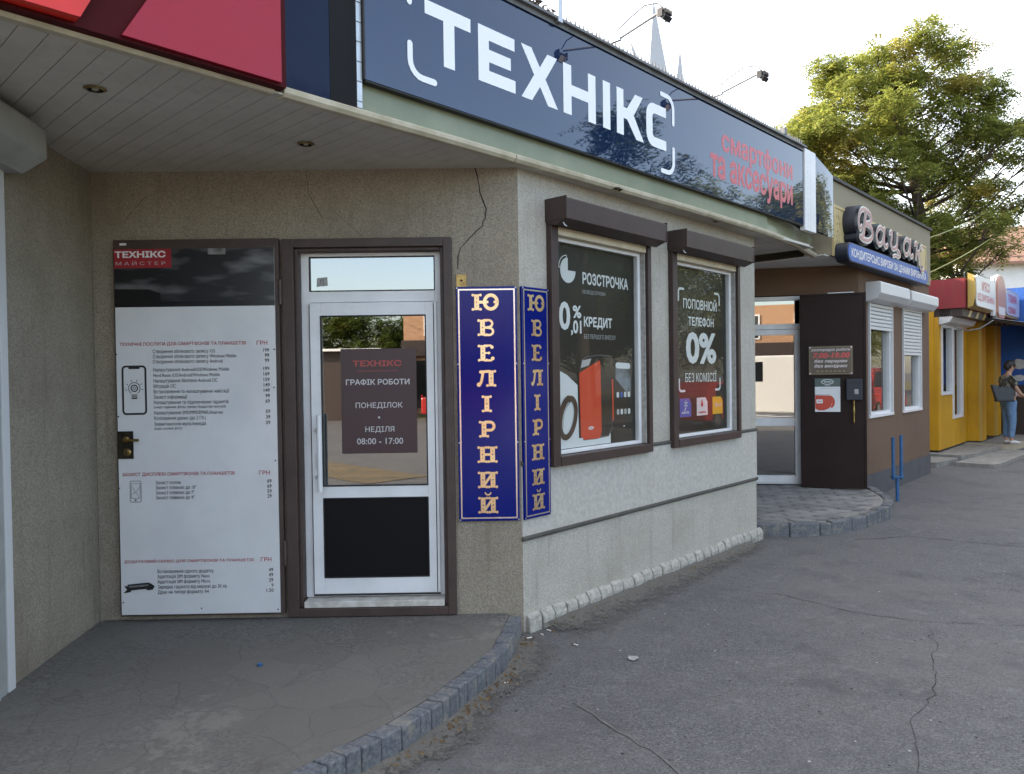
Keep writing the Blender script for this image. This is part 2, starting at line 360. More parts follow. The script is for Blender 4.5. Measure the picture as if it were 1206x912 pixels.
mat('shoe', (0.52, 0.50, 0.48), 0.7); mat('bag_grey', (0.036, 0.041, 0.046), 0.55, col2=(0.026, 0.03, 0.034), scale=12); mat('bag_black', (0.012, 0.012, 0.013), 0.45)
mat('bark', (0.095, 0.068, 0.048), 0.9, col2=(0.055, 0.04, 0.03), scale=9, bump=1.0, bscale=25)
mat('wall_white', (0.78, 0.78, 0.76), 0.8, col2=(0.70, 0.70, 0.68), scale=2)
mat('mast_white', (0.70, 0.70, 0.70), 0.6); mat('mast_red', (0.55, 0.10, 0.08), 0.6)
def brick_mat():
    k = NB('brick'); br = k.N.new('ShaderNodeTexBrick'); br.inputs['Scale'].default_value = 4.0
    br.inputs['Color1'].default_value = (0.42, 0.22, 0.10, 1); br.inputs['Color2'].default_value = (0.34, 0.16, 0.075, 1); br.inputs['Mortar'].default_value = (0.45, 0.40, 0.33, 1)
    mp = k.N.new('ShaderNodeMapping'); mp.inputs['Rotation'].default_value = (R(90), 0, 0); k.L.new(k.vec, mp.inputs['Vector']); k.L.new(mp.outputs[0], br.inputs['Vector'])
    return k.out(br.outputs['Color'], 0.9)
brick_mat()
mat('verge_earth', (0.17, 0.125, 0.07), 0.95, col2=(0.10, 0.085, 0.05), scale=2.5, detail=8, bump=1.0, bscale=20, bdist=0.03)
mat('grass_dry', (0.16, 0.13, 0.06), 0.95, col2=(0.085, 0.095, 0.035), scale=3, bump=1.0, bscale=40)
mat('road_paint', (0.60, 0.60, 0.58), 0.7, col2=(0.40, 0.40, 0.39), scale=12)
mat('van_white', (0.66, 0.66, 0.64), 0.25, coat=0.6); mat('car_red', (0.36, 0.016, 0.014), 0.25, coat=0.6)
mat('car_glass', (0.012, 0.014, 0.016), 0.05, spec=0.8); mat('tyre', (0.016, 0.016, 0.016), 0.85); mat('rim', (0.4, 0.4, 0.41), 0.35, metal=0.8)
mat('headlamp', (0.6, 0.6, 0.58), 0.1); mat('tail_red', (0.4, 0.01, 0.01), 0.2)
mat('leaf_litter', (0.085, 0.055, 0.026), 0.9, col2=(0.17, 0.11, 0.05), scale=30)
mat('butt_white', (0.62, 0.60, 0.55), 0.9); mat('crack_dark', (0.022, 0.021, 0.020), 0.95)
mat('crack_soft', (0.16, 0.155, 0.14), 0.95, col2=(0.10, 0.098, 0.09), scale=20)
mat('grey_fabric', (0.16, 0.16, 0.16), 0.9)

# ------------------------------------------------------------------ mesh builder
_TXT = {}; _GL = {}
def _outline(body, bold, shear, res):
    c = bpy.data.curves.new('txt', 'FONT'); c.body = body; c.offset = bold; c.shear = shear; c.resolution_u = res; c.fill_mode = 'NONE'
    o = bpy.data.objects.new('txt', c); COL.objects.link(o)
    dg = bpy.context.evaluated_depsgraph_get(); e = o.evaluated_get(dg); m = e.to_mesh()
    vs = [(v.co.x, v.co.y) for v in m.vertices]; es = [tuple(x.vertices) for x in m.edges]
    e.to_mesh_clear(); bpy.data.objects.remove(o); bpy.data.curves.remove(c); return vs, es
def _glyph(ch, bold, shear, res):          # outline of one letter, triangulated by the non-zero winding rule
    key = (ch, bold, shear, res)
    if key in _GL: return _GL[key]
    x_bar = min(p[0] for p in _outline('|', 0, 0, 1)[0]);
    vb = _outline(ch+'|', 0, 0, 1)[0]; n0 = len(_outline(ch, 0, 0, 1)[0]) if ch != ' ' else 0
    adv = min(p[0] for p in vb[n0:])-x_bar
    if ch == ' ': _GL[key] = ([], [], adv); return _GL[key]
    vs, es = _outline(ch, 0, shear, res)
    if bold:                               # push every contour outwards to embolden it
        nxt = dict(es); prv = {b: a for a, b in es}; area = 0.0
        for a, b in es: area += vs[a][0]*vs[b][1]-vs[b][0]*vs[a][1]
        sg = 1 if area > 0 else -1; nv = []
        for i, p in enumerate(vs):
            if i not in nxt or i not in prv: nv.append(p); continue
            d0 = (Vector(p)-Vector(vs[prv[i]])).normalized(); d1 = (Vector(vs[nxt[i]])-Vector(p)).normalized()
            n0 = Vector((d0.y, -d0.x))*sg; n1 = Vector((d1.y, -d1.x))*sg; m_ = n0+n1
            if m_.length < 1e-4: nv.append(p); continue
            m_.normalize(); q = Vector(p)+m_*bold/max(0.5, m_.dot(n1)); nv.append((q.x, q.y))
        vs = nv
    ov, oe, of, _, _, _ = delaunay_2d_cdt([Vector(p) for p in vs], es, [], 0, 1e-6)
    E_ = [(vs[a], vs[b]) for a, b in es]; fs = []
    for f in of:
        px_ = sum(ov[i].x for i in f)/3; py_ = sum(ov[i].y for i in f)/3; wn = 0
        for (x0, y0), (x1, y1) in E_:
            if (y0 <= py_) != (y1 <= py_):
                if x0+(py_-y0)/(y1-y0)*(x1-x0) > px_: wn += 1 if y1 > y0 else -1
        if wn: fs.append(tuple(f))
    _GL[key] = ([(v.x, v.y) for v in ov], fs, adv); return _GL[key]
def text_geo(s, bold=0.0, shear=0.0, res=3):
    key = (s, bold, shear, res)
    if key not in _TXT:
        V_, F_, x = [], [], 0.0
        for ch in s:
            vs, fs, adv = _glyph(ch, bold, shear, res); k = len(V_)
            V_ += [(p[0]+x, p[1]) for p in vs]; F_ += [tuple(k+i for i in f) for f in fs]; x += adv
        _TXT[key] = (V_, F_)
    return _TXT[key]

class MB:
    def __init__(s, m='pvc_white'):
        s.v = []; s.f = []; s.mi = []; s.mats = []; s.cur = m; s.y = 0.0; s.step = -0.00025
    def _m(s, m):
        m = m or s.cur
        if m not in s.mats: s.mats.append(m)
        return s.mats.index(m)
    def add(s, vs, fs, m=None):
        k = len(s.v); i = s._m(m); s.v += [tuple(p) for p in vs]
        for f in fs: s.f.append(tuple(k+j for j in f)); s.mi.append(i)
    def box(s, x0, x1, y0, y1, z0, z1, m=None):
        s.add([(x0,y0,z0),(x1,y0,z0),(x1,y1,z0),(x0,y1,z0),(x0,y0,z1),(x1,y0,z1),(x1,y1,z1),(x0,y1,z1)],
              [(0,3,2,1),(4,5,6,7),(0,1,5,4),(1,2,6,5),(2,3,7,6),(3,0,4,7)], m)
    def sheet(s, x0, x1, y, z0, z1, m=None): s.add([(x0,y,z0),(x1,y,z0),(x1,y,z1),(x0,y,z1)], [(0,1,2,3)], m)
    def prism(s, prof, x0, x1, m=None):            # (y, z) profile extruded along x
        n = len(prof); s.add([(x0,p[0],p[1]) for p in prof]+[(x1,p[0],p[1]) for p in prof],
              [tuple(range(n))[::-1], tuple(range(n,2*n))]+[(i,(i+1)%n,(i+1)%n+n,i+n) for i in range(n)], m)
    def plate(s, prof, y0, y1, m=None):            # (x, z) outline extruded along y
        n = len(prof); s.add([(p[0],y0,p[1]) for p in prof]+[(p[0],y1,p[1]) for p in prof],
              [tuple(range(n)), tuple(range(n,2*n))[::-1]]+[(i,i+n,(i+1)%n+n,(i+1)%n) for i in range(n)], m)
    def slab(s, prof, z0, z1, m=None, mside=None):             # (x, y) outline extruded along z
        n = len(prof); s.add([(p[0],p[1],z1) for p in prof], [tuple(range(n))], m)
        s.add([(p[0],p[1],z0) for p in prof]+[(p[0],p[1],z1) for p in prof], [tuple(range(n))[::-1]]+[(i,(i+1)%n,(i+1)%n+n,i+n) for i in range(n)], mside or m)
    def tube(s, pts, r, n=8, m=None, cap=True):
        pts = [Vector(p) for p in pts]; rr = r if isinstance(r, (list, tuple)) else [r]*len(pts)
        rings = []; vs = []; fs = []; up = None
        for i, p in enumerate(pts):
            d = ((pts[min(i+1, len(pts)-1)]-p).normalized()+(p-pts[max(i-1, 0)]).normalized())
            if d.length < 1e-6: d = Vector((0, 0, 1))
            d.normalize()
            if up is None:
                up = Vector((0,0,1)) if abs(d.z) < 0.9 else Vector((1,0,0))
            a = d.cross(up).normalized(); up = a.cross(d).normalized()
            vs += [p+(a*math.cos(t)+up*math.sin(t))*rr[i] for t in (2*math.pi*j/n for j in range(n))]
        for i in range(len(pts)-1):
            for j in range(n):
                fs.append((i*n+j, i*n+(j+1)%n, (i+1)*n+(j+1)%n, (i+1)*n+j))
        if cap: fs += [tuple(range(n))[::-1], tuple((len(pts)-1)*n+j for j in range(n))]
        s.add(vs, fs, m)
    def ball(s, c, r, m=None, n=10, k=6, sc3=(1,1,1)):
        vs = []; fs = []
        for i in range(k+1):
            a = math.pi*i/k
            for j in range(n):
                b = 2*math.pi*j/n
                vs.append((c[0]+r*sc3[0]*math.sin(a)*math.cos(b), c[1]+r*sc3[1]*math.sin(a)*math.sin(b), c[2]+r*sc3[2]*math.cos(a)))
        for i in range(k):
            for j in range(n): fs.append((i*n+j, (i+1)*n+j, (i+1)*n+(j+1)%n, i*n+(j+1)%n))
        s.add(vs, fs, m)
    # flat art on the plane y = s.y; every call lies a hair further out
    def nxt(s): s.y += s.step
    def poly(s, pts, m=None): s.nxt(); s.add([(p[0], s.y, p[1]) for p in pts], [tuple(range(len(pts)))], m)
    def rect(s, x0, x1, z0, z1, m=None): s.poly([(x0,z0),(x1,z0),(x1,z1),(x0,z1)], m)
    def disc(s, cx, cz, rx, rz=None, m=None, n=20): s.poly(arc(cx, cz, rx, rz or rx, 0, 360, n)[:-1], m)
    def ribbon(s, pts, wd, m=None, cap=True, closed=False):
        s.nxt(); P = [Vector((p[0], p[1])) for p in pts]; n = len(P); vs = []
        for i in range(n):
            if closed: a, b = P[i]-P[i-1], P[(i+1)%n]-P[i]
            else: a = P[i]-P[max(i-1,0)] if i else P[1]-P[0]; b = P[i+1]-P[i] if i < n-1 else P[i]-P[i-1]
            a.normalize(); b.normalize(); t = (a+b)
            t = t.normalized() if t.length > 1e-6 else a
            nr = Vector((-t.y, t.x)); k = wd/2/max(0.35, nr.dot(Vector((-a.y, a.x))))
            vs += [P[i]+nr*k, P[i]-nr*k]
        fs = [(2*i, 2*i+1, 2*i+3, 2*i+2) for i in range(n-1)]
        if closed: fs.append((2*n-2, 2*n-1, 1, 0))
        s.add([(p.x, s.y, p.y) for p in vs], fs, m)
        if cap and not closed:
            for e, o in ((0, 1), (n-1, n-2)):
                d = (P[e]-P[o]).normalized(); a0 = math.degrees(math.atan2(d.y, d.x))
                q = arc(P[e].x, P[e].y, wd/2, wd/2, a0-90, a0+90, 6)
                s.add([(p[0], s.y, p[1]) for p in q], [tuple(range(len(q)))], m)
    def text(s, t, x0, x1, z0, z1, m=None, bold=0.0, shear=0.0, res=3, rise=0.0):
        vs, fs = text_geo(t, bold, shear, res); y_ = s.y+s.step*0.6
        ax = min(p[0] for p in vs); bx = max(p[0] for p in vs); az = min(p[1] for p in vs); bz = max(p[1] for p in vs)
        k = (x1-x0)/(bx-ax); h = (z1-z0)/(bz-az) if z1 is not None else k
        s.add([(x0+(p[0]-ax)*k, y_, z0+(p[1]-az)*h+rise*(p[0]-ax)*k) for p in vs], fs, m)
    def tline(s, t, x0, zb, size, m=None, bold=0.0, right=None, shear=0.0, stretch=1.0):       # natural proportions, font size in metres
        vs, fs = text_geo(t, bold, shear, 2); y_ = s.y+s.step*0.6
        if right is not None: x0 = right-max(p[0] for p in vs)*size*stretch
        s.add([(x0+p[0]*size*stretch, y_, zb+p[1]*size) for p in vs], fs, m)
    def build(s, name, parent=None, loc=(0,0,0), rot=0.0, bevel=0.0, smooth=False):
        me = bpy.data.meshes.new(name); me.from_pydata(s.v, [], s.f)
        for m in s.mats: me.materials.append(MATS[m])
        me.polygons.foreach_set('material_index', s.mi)
        if smooth: me.polygons.foreach_set('use_smooth', [True]*len(me.polygons))
        me.update()
        o = bpy.data.objects.new(name, me); COL.objects.link(o); o.location = loc; o.rotation_euler = (0, 0, rot)
        if parent is not None: o.parent = parent
        if bevel:
            b = o.modifiers.new('bevel', 'BEVEL'); b.width = bevel; b.segments = 2; b.limit_method = 'ANGLE'; b.angle_limit = R(40)
        return o
def arc(cx, cz, rx, rz, a0, a1, n=12):
    return [(cx+rx*math.cos(R(a0+(a1-a0)*i/n)), cz+rz*math.sin(R(a0+(a1-a0)*i/n))) for i in range(n+1)]
def tag(o, label=None, cat=None, group=None, kind=None):
    if label: o['label'] = label
    if cat: o['category'] = cat
    if group: o['group'] = group
    if kind: o['kind'] = kind
    return o
def thing(name, label, cat, loc=(0,0,0), rot=0.0, group=None):
    o = bpy.data.objects.new(name, None); COL.objects.link(o); o.location = loc; o.rotation_euler = (0,0,rot); o.empty_display_size = 0.2
    return tag(o, label, cat, group)
def frame_rect(b, x0, x1, z0, z1, w_, y0, y1, m=None, wb=None, wt=None, wl=None, wr=None):
    wl = wl or w_; wr = wr or w_; wb = wb or w_; wt = wt or w_
    b.box(x0, x0+wl, y0, y1, z0, z1, m); b.box(x1-wr, x1, y0, y1, z0, z1, m)
    b.box(x0+wl, x1-wr, y0, y1, z0, z0+wb, m); b.box(x0+wl, x1-wr, y0, y1, z1-wt, z1, m)
def wall_with_holes(b, x0, x1, z0, z1, y0, y1, holes, m=None):
    xs = sorted({x0, x1, *[h[0] for h in holes], *[h[1] for h in holes]})
    for i in range(len(xs)-1):
        a, c = xs[i], xs[i+1]; cuts = sorted([(h[2], h[3]) for h in holes if h[0] <= a+1e-6 and h[1] >= c-1e-6]); z = z0
        for h0, h1 in cuts:
            if h0 > z+1e-6: b.box(a, c, y0, y1, z, h0, m)
            z = h1
        if z < z1-1e-6: b.box(a, c, y0, y1, z, z1, m)
# ------------------------------------------------------------------ the setting: ground, porch, kerbs
def ground_z(x, y):
    return 0.0
b = MB('asphalt'); b.add([(-400,-400,0),(400,-400,0),(400,400,0),(-400,400,0)], [(0,1,2,3)])
tag(b.build('pavement'), kind='structure')
# far side of the street (seen in the window and sign reflections): verge, crossing stripes
def strip(name, m, s0, s1, n0, n1, z, kind='structure'):
    b = MB(m); b.add([street(s0,n0,z), street(s0,n1,z), street(s1,n1,z), street(s1,n0,z)], [(0,1,2,3)]); return tag(b.build(name), kind=kind)
strip('verge', 'grass_dry', -60, 120, 14.2, 40, 0.008)
strip('verge', 'verge_earth', -30, -6.5, 2.9, 4.1, 0.009)
for i in range(7):
    strip('crossing_stripe', 'road_paint', -12.0+i*0.95, -11.5+i*0.95, 8.2, 12.2, 0.005)

# porch in front of the white door
KO = [(0.041,4.735),(0.015,4.531),(-0.049,4.158),(-0.129,3.951),(-0.245,3.713),(-0.343,3.496),(-0.451,3.318),(-0.506,3.227),(-0.627,3.075),(-0.76,2.898),(-0.92,2.70),(-1.2,2.40),(-1.6,2.05),(-2.1,1.7)]
KI = []
for i, p in enumerate(KO):
    a = Vector(KO[max(i-1,0)]); c = Vector(KO[min(i+1,len(KO)-1)]); d = (c-a).normalized(); q = Vector(p)+Vector((d.y,-d.x))*0.085; KI.append((q.x,q.y))
KI[0] = (-0.045, 4.735)
b = MB('porch_concrete')
out = [(-2.62,4.86)]+[(-0.045,4.86)]+KI+[(-2.45,1.7)]
b.slab([p for p in out][::-1], -0.05, 0.13)
o = b.build('porch'); tag(o, kind='structure')
b = MB('kerb_granite')
def along(poly, step):
    L = [0.0]
    for i in range(1,len(poly)): L.append(L[-1]+(Vector(poly[i])-Vector(poly[i-1])).length)
    def at(t):
        for i in range(1,len(poly)):
            if t <= L[i]+1e-9:
                k = (t-L[i-1])/(L[i]-L[i-1]); return Vector(poly[i-1]).lerp(Vector(poly[i]), k)
        return Vector(poly[-1])
    return L[-1], at
def kerb_blocks(b, outer, inner, sizes, ztop, zbot, gap=0.006, rough=0.004, m=None):
    Lo, ao = along(outer, 0); Li, ai = along(inner, 0); t = 0.0
    while t < Lo-0.02:
        l = random.choice(sizes)*random.uniform(0.85,1.15); t1 = min(Lo, t+l)
        f0, f1 = (t+gap/2)/Lo, (t1-gap/2)/Lo
        p = [ao(f0*Lo), ao((f0+f1)/2*Lo), ao(f1*Lo), ai(f1*Li), ai((f0+f1)/2*Li), ai(f0*Li)]; j = lambda: random.uniform(-rough, rough)
        dz = j(); zt = ztop(p[1]) if callable(ztop) else ztop
        top = [(q.x+j()*.7, q.y+j()*.7, zt+dz+j()*.4) for q in p]; bot = [(q.x+j(), q.y+j(), zbot) for q in p]
        n = 6; b.add(bot+top, [tuple(range(n))[::-1], tuple(range(n,2*n))]+[(i,(i+1)%n,(i+1)%n+n,i+n) for i in range(n)], m); t = t1
kerb_blocks(b, KO, KI, [0.085,0.095,0.11,0.13], 0.134, -0.04)
tag(b.build('kerb', bevel=0.008), kind='structure')

# round entrance step of the bakery, laid with long hexagonal pavers
P2 = [(2.43,7.56),(2.70,7.50),(3.09,7.52),(3.53,7.74),(3.88,8.04),(4.22,8.38),(4.40,8.70),(4.48,9.05),(4.53,9.45)]
def smooth_poly(P, k=4):
    o = []
    for i in range(len(P)-1):
        p0, p1, p2, p3 = [Vector(P[max(0,min(len(P)-1,i+d))]) for d in (-1,0,1,2)]
        for j in range(k):
            t = j/k; q = 0.5*((2*p1)+(p2-p0)*t+(2*p0-5*p1+4*p2-p3)*t*t+(3*p1-p0-3*p2+p3)*t**3); o.append((q.x,q.y))
    return o+[P[-1]]
P2 = smooth_poly(P2)
P2i = []
for i, p in enumerate(P2):
    a = Vector(P2[max(i-1,0)]); c = Vector(P2[min(i+1,len(P2)-1)]); d = (c-a).normalized(); q = Vector(p)+Vector((-d.y,d.x))*0.10; P2i.append((q.x,q.y))
def z2(p): return 0.12+0.075*max(0.0, min(1.0, (p[1]-7.6)/1.9))
b = MB('step_concrete'); poly = P2i+[(4.40,9.75),(2.2,9.95),(2.2,7.6)]
n = len(poly); b.add([(p[0],p[1],z2(p)-0.012) for p in poly]+[(p[0],p[1],-0.05) for p in poly], [tuple(range(n))]+[(i,i+n,(i+1)%n+n,(i+1)%n) for i in range(n)])
def inside(p, poly):
    c = False; j = len(poly)-1
    for i in range(len(poly)):
        if (poly[i][1] > p[1]) != (poly[j][1] > p[1]) and p[0] < (poly[j][0]-poly[i][0])*(p[1]-poly[i][1])/(poly[j][1]-poly[i][1])+poly[i][0]: c = not c
        j = i
    return c
ux, uy = Vector((0.97,-0.22)), Vector((0.22,0.97))
for iy in range(-3, 26):
    for ix in range(-3, 14):
        cx = ix*0.30+(0.15 if iy%2 else 0); cy = iy*0.105
        g = 0.008; hx = [(-0.2+g,0),(-0.10,-0.07+g),(0.10,-0.07+g),(0.2-g,0),(0.10,0.07-g),(-0.10,0.07-g)]
        hx = [(x*0.75, y*0.75*1.0) for x, y in hx]
        pts = [Vector((2.3,7.45))+ux*(cx+x)+uy*(cy+y*1.35) for x, y in hx]
        if not all(inside((p.x,p.y), poly) for p in pts): continue
        dz = random.uniform(-0.002,0.003)
        b.add([(p.x,p.y,z2(p)+dz) for p in pts]+[(p.x,p.y,z2(p)-0.02) for p in pts], [tuple(range(6))]+[(i,i+6,(i+1)%6+6,(i+1)%6) for i in range(6)], 'hex_pavers')
tag(b.build('entrance_step'), kind='structure')
b = MB('kerb_granite'); kerb_blocks(b, P2, P2i, [0.10,0.16,0.22,0.30], lambda p: z2(p)+0.004, -0.04, rough=0.008)
tag(b.build('step_kerb', bevel=0.012), kind='structure')

# dirt washed against the wall foot and along the porch kerb, thinning out over the asphalt
def dirt(name, line, widths, h):
    b = MB('dirt'); vs = []; fs = []; fd = []; K = 9
    for i, p in enumerate(line):
        a = Vector(line[max(i-1,0)]); c = Vector(line[min(i+1,len(line)-1)]); d = (c-a).normalized(); nr = Vector((d.y,-d.x)); wd = widths(i/(len(line)-1))
        for k in range(K):
            t = k/(K-1); q = Vector(p)+nr*wd*t
            vs.append((q.x,q.y, 0.004+h*(1-t)**2.2+(0.010*noise.noise((q.x*9,q.y*9,2))*(1-t) if k < K-2 else 0))); fd.append((1.15*(1-t)**0.8-0.12)*min(1.0, i/4, (len(line)-1-i)/4))
    for i in range(len(line)-1):
        for k in range(K-1): fs.append((i*K+k, i*K+k+1, (i+1)*K+k+1, (i+1)*K+k))
    b.add(vs, fs); o = b.build(name, smooth=True); at = o.data.attributes.new('fade', 'FLOAT', 'POINT'); at.data.foreach_set('value', fd)
    return tag(o, kind='stuff')
dirt('dirt', [tuple(street(s, 0.05)[:2]) for s in [x*0.08 for x in range(0,44)]], lambda t: 0.42*(1-0.6*t)+0.07, 0.035)
dirt('dirt', smooth_poly(KO[:12],5)[::-1], lambda t: 0.20+0.12*math.sin(t*9)**2, 0.03)

# cracks in the asphalt
def crack(name, pts, wd, m='crack_dark', z=0.004, kind='structure', parent=None, jit=0.02, seed=1):
    rnd = random.Random(seed); b = MB(m); q = []
    for i in range(len(pts)-1):
        p0, p1 = Vector(pts[i]), Vector(pts[i+1]); k = max(2, int((p1-p0).length/0.06))
        for j in range(k):
            q.append(p0.lerp(p1, j/k)+Vector((rnd.uniform(-jit,jit), rnd.uniform(-jit,jit))))
    q.append(Vector(pts[-1])); vs = []; n = len(q)
    for i in range(n):
        d = (q[min(i+1,n-1)]-q[max(i-1,0)]).normalized(); nr = Vector((-d.y,d.x)); k = wd*rnd.uniform(0.3,1.0)*(0.2 if i in (0,n-1) else 1)
        vs += [(q[i].x+nr.x*k/2, q[i].y+nr.y*k/2, z), (q[i].x-nr.x*k/2, q[i].y-nr.y*k/2, z)]
    b.add(vs, [(2*i,2*i+1,2*i+3,2*i+2) for i in range(n-1)]); return tag(b.build(name), kind=kind)
crack('pavement_crack', [(2.66,4.80),(2.50,4.45),(2.36,4.25),(2.20,3.9),(1.85,3.5),(1.632,3.046)], 0.0045, seed=3)
crack('pavement_crack', [(1.55,5.72),(1.95,5.55),(2.2,5.25),(2.36,5.08),(2.60,4.92),(3.0,4.84),(3.5,4.75)], 0.007, seed=4)
crack('pavement_crack', [(3.3,7.3),(3.92,7.45),(4.4,7.1),(4.9,6.85),(5.6,6.5)], 0.013, seed=5)
crack('pavement_crack', [(4.9,9.1),(5.5,8.8),(6.3,8.5)], 0.014, seed=6)
crack('pavement_crack', [(0.30,3.75),(0.48,3.45),(0.62,3.2),(0.7,2.95)], 0.02, 'crack_soft', seed=7, jit=0.012)

# ------------------------------------------------------------------ the phone shop
shop = thing('shop_building', 'beige pebble-dash corner shop with a white glazed door and two shuttered windows', 'building', R0)
F = dict(parent=shop, rot=PF); S = dict(parent=shop, rot=PS); A = dict(parent=shop, loc=FA-R0, rot=PA)
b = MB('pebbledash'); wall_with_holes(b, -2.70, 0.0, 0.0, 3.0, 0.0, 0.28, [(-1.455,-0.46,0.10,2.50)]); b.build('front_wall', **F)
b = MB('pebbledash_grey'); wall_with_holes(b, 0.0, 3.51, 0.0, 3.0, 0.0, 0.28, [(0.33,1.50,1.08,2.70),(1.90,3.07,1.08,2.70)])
b.box(3.23,3.51,0.28,2.6,0,3.0); b.build('window_wall', **S)
b = MB('white_plaster'); b.box(-0.004,3.514,-0.006,0.01,0.615,1.078); b.build('plaster_band', **S)
b = MB('dark_moulding')
prof = lambda z, r: [(-0.004,z-r),(-r*0.8,z-r*0.7),(-r,z),(-r*0.8,z+r*0.7),(-0.004,z+r)]
b.prism(prof(0.604,0.017), -0.01, 3.52); b.prism(prof(1.088,0.016), -0.01, 3.52); b.build('moulding', **S)
b = MB('pale_stone'); x = 0.02
while x < 3.5:
    l = random.uniform(0.12,0.15); j = lambda: random.uniform(-0.008,0.008); h = 0.112+j()
    pr = [(0.01,-0.03),(-0.040+j()*.6,-0.03),(-0.042+j()*.6,0.06+j()*.6),(-0.030+j()*.5,0.098+j()*.4),(-0.010,h),(0.01,h)]
    b.prism(pr, x, x+l-0.012); x += l
b.build('plinth_stones', bevel=0.012, **S)
# wall continuing to the left, turned towards the camera
PL = R(90+6.8)    # local x runs from the niche corner towards the street
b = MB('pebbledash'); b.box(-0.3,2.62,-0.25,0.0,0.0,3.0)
LW = dict(parent=shop, loc=Vector((-2.655,4.83,0))-R0, rot=R(-83.2))
b.build('side_wall', **LW)
# roller shutter of a neighbouring window on that wall: local x from the corner, outwards is +y here
b = MB('shutter_old'); b.prism([(0.0,2.70),(0.09,2.70),(0.205,2.775),(0.205,2.915),(0.19,2.935),(0.0,2.935)], 1.06, 2.5)
sb = b.build('shutter_box', bevel=0.004, **LW)
b = MB('shutter_old'); b.box(1.11,1.172,0.002,0.026,0.12,2.70,'shutter_white'); b.box(1.186,1.26,0.002,0.024,0.12,2.70); b.box(1.172,1.186,0.002,0.006,0.12,2.70,'black_rubber'); b.build('guide_rail', bevel=0.003, **LW)
b = MB('shutter_old')
for i in range(52): b.box(1.26,2.45,0.012,0.035,0.13+i*0.05,0.13+i*0.05+0.046)
b.build('roller_shutter', **LW)
# roof and hidden walls close the box
b = MB('roof_dark')
b.slab([tuple((street(s,n)-R0)[:2]) for s,n in [(-5.4,0.0),(5.9,0.0),(5.9,-7),(-5.4,-7)]][::-1], 3.74, 3.80)
b.slab([tuple((street(s,n)-R0)[:2]) for s,n in [(-5.4,-6.8),(9,-6.8),(9,-7),(-5.4,-7)]][::-1], 0, 3.74)
b.slab([tuple((street(s,n)-R0)[:2]) for s,n in [(-5.4,-4.0),(-5.2,-4.0),(-5.2,-6.8),(-5.4,-6.8)]][::-1], 0, 3.74)
b.build('roof', parent=shop)
b = MB('pebbledash'); b.box(-5.4,-3.53,0.06,4.0,0.0,3.9); b.build('side_wing', **S)
# soffit slats run square to the fascia
b = MB('soffit_white'); x = -2.6
while x < 6.2:
    b.box(x, x+0.0962, -0.03 if x < 5.0 else 0.0, 3.4, 2.976, 2.984); x += 0.1
b.box(-2.6,6.2,0.0,3.4,2.982,3.0,'soffit_white'); b.build('soffit', **A)
# rounded trim under the fascia
def fl(s, n):                      # street coordinates -> fascia frame
    p = street(s, n)-FA; return (p.x*math.cos(PA)+p.y*math.sin(PA), -p.x*math.sin(PA)+p.y*math.cos(PA))
T = smooth_poly([(-2.7,-0.03),(-1.5,-0.01),(0.0,0.0)], 5)+smooth_poly([(0.0,0.0),(0.37,0.0),(1.142,-0.01),(2.0,-0.012),(2.87,-0.015),(3.586,-0.02),(4.29,-0.012),(5.12,0.01),fl(4.29,0.09),fl(4.75,0.02),fl(5.21,-0.05)], 5)
def swept(b, line, prof, m=None):
    vs = []; fs = []; K = len(prof); n = len(line)
    for i, p in enumerate(line):
        a = Vector(line[max(i-1,0)]); c = Vector(line[min(i+1,n-1)]); d = (c-a).normalized(); nr = Vector((-d.y, d.x))     # inwards
        for q in prof: vs.append((p[0]+nr.x*q[0], p[1]+nr.y*q[0], q[1]))
    for i in range(n-1):
        for k in range(K): fs.append((i*K+k, i*K+(k+1)%K, (i+1)*K+(k+1)%K, (i+1)*K+k))
    fs += [tuple(range(K)), tuple((n-1)*K+k for k in range(K))[::-1]]; b.add(vs, fs, m)
TP = [(-0.045,2.985),(-0.03,2.968),(0.0,2.966),(0.02,2.972),(0.02,3.016),(-0.035,3.016),(-0.048,3.005)]
b = MB('trim_white'); swept(b, [p for p in T if p[0] <= 0.0], [(-0.035,2.984),(-0.02,2.971),(0.02,2.971),(0.02,2.985),(-0.035,2.986)]); swept(b, [p for p in T if 0.0 < p[0] < 1.58]+[(1.60,-0.0113)], TP); swept(b, [(1.608,-0.0113)]+[p for p in T if p[0] > 1.65], TP); b.build('soffit_trim', smooth=False, **A)
FB = [(5.30,0.03),(5.5,0.05)]
b = MB('fascia_metal'); b.box(-2.7,5.2,0.005,0.05,3.014,3.93); swept(b, [p for p in T if p[0] > 5.05], [(0.012,3.014),(0.04,3.014),(0.04,3.2),(0.012,3.2)]); b.build('fascia_board', **A)
for sx, ny in [((-1.862),3.41),(-1.141,4.247),(0.767,5.393),(1.807,6.551)]:
    b = MB('brass'); c = Vector((sx,ny,0))-R0; pts = []
    for r0_, r1_, z0_, z1_, m_ in [(0.048,0.034,2.972,2.966,'brass'),(0.034,0.030,2.966,2.985,'lock_metal')]:
        n = 20; b.add([(c.x+r0_*math.cos(2*math.pi*i/n), c.y+r0_*math.sin(2*math.pi*i/n), z0_) for i in range(n)]+[(c.x+r1_*math.cos(2*math.pi*i/n), c.y+r1_*math.sin(2*math.pi*i/n), z1_) for i in range(n)], [(i,(i+1)%n,(i+1)%n+n,i+n) for i in range(n)], m_)
    n = 20; b.add([(c.x+0.03*math.cos(2*math.pi*i/n), c.y+0.03*math.sin(2*math.pi*i/n), 2.9745) for i in range(n)], [tuple(range(n))], 'black_panel')
    b.ball((c.x,c.y,2.972), 0.016, 'lamp_glass', 10, 5, (1,1,0.5)); b.build('downlight', parent=shop)
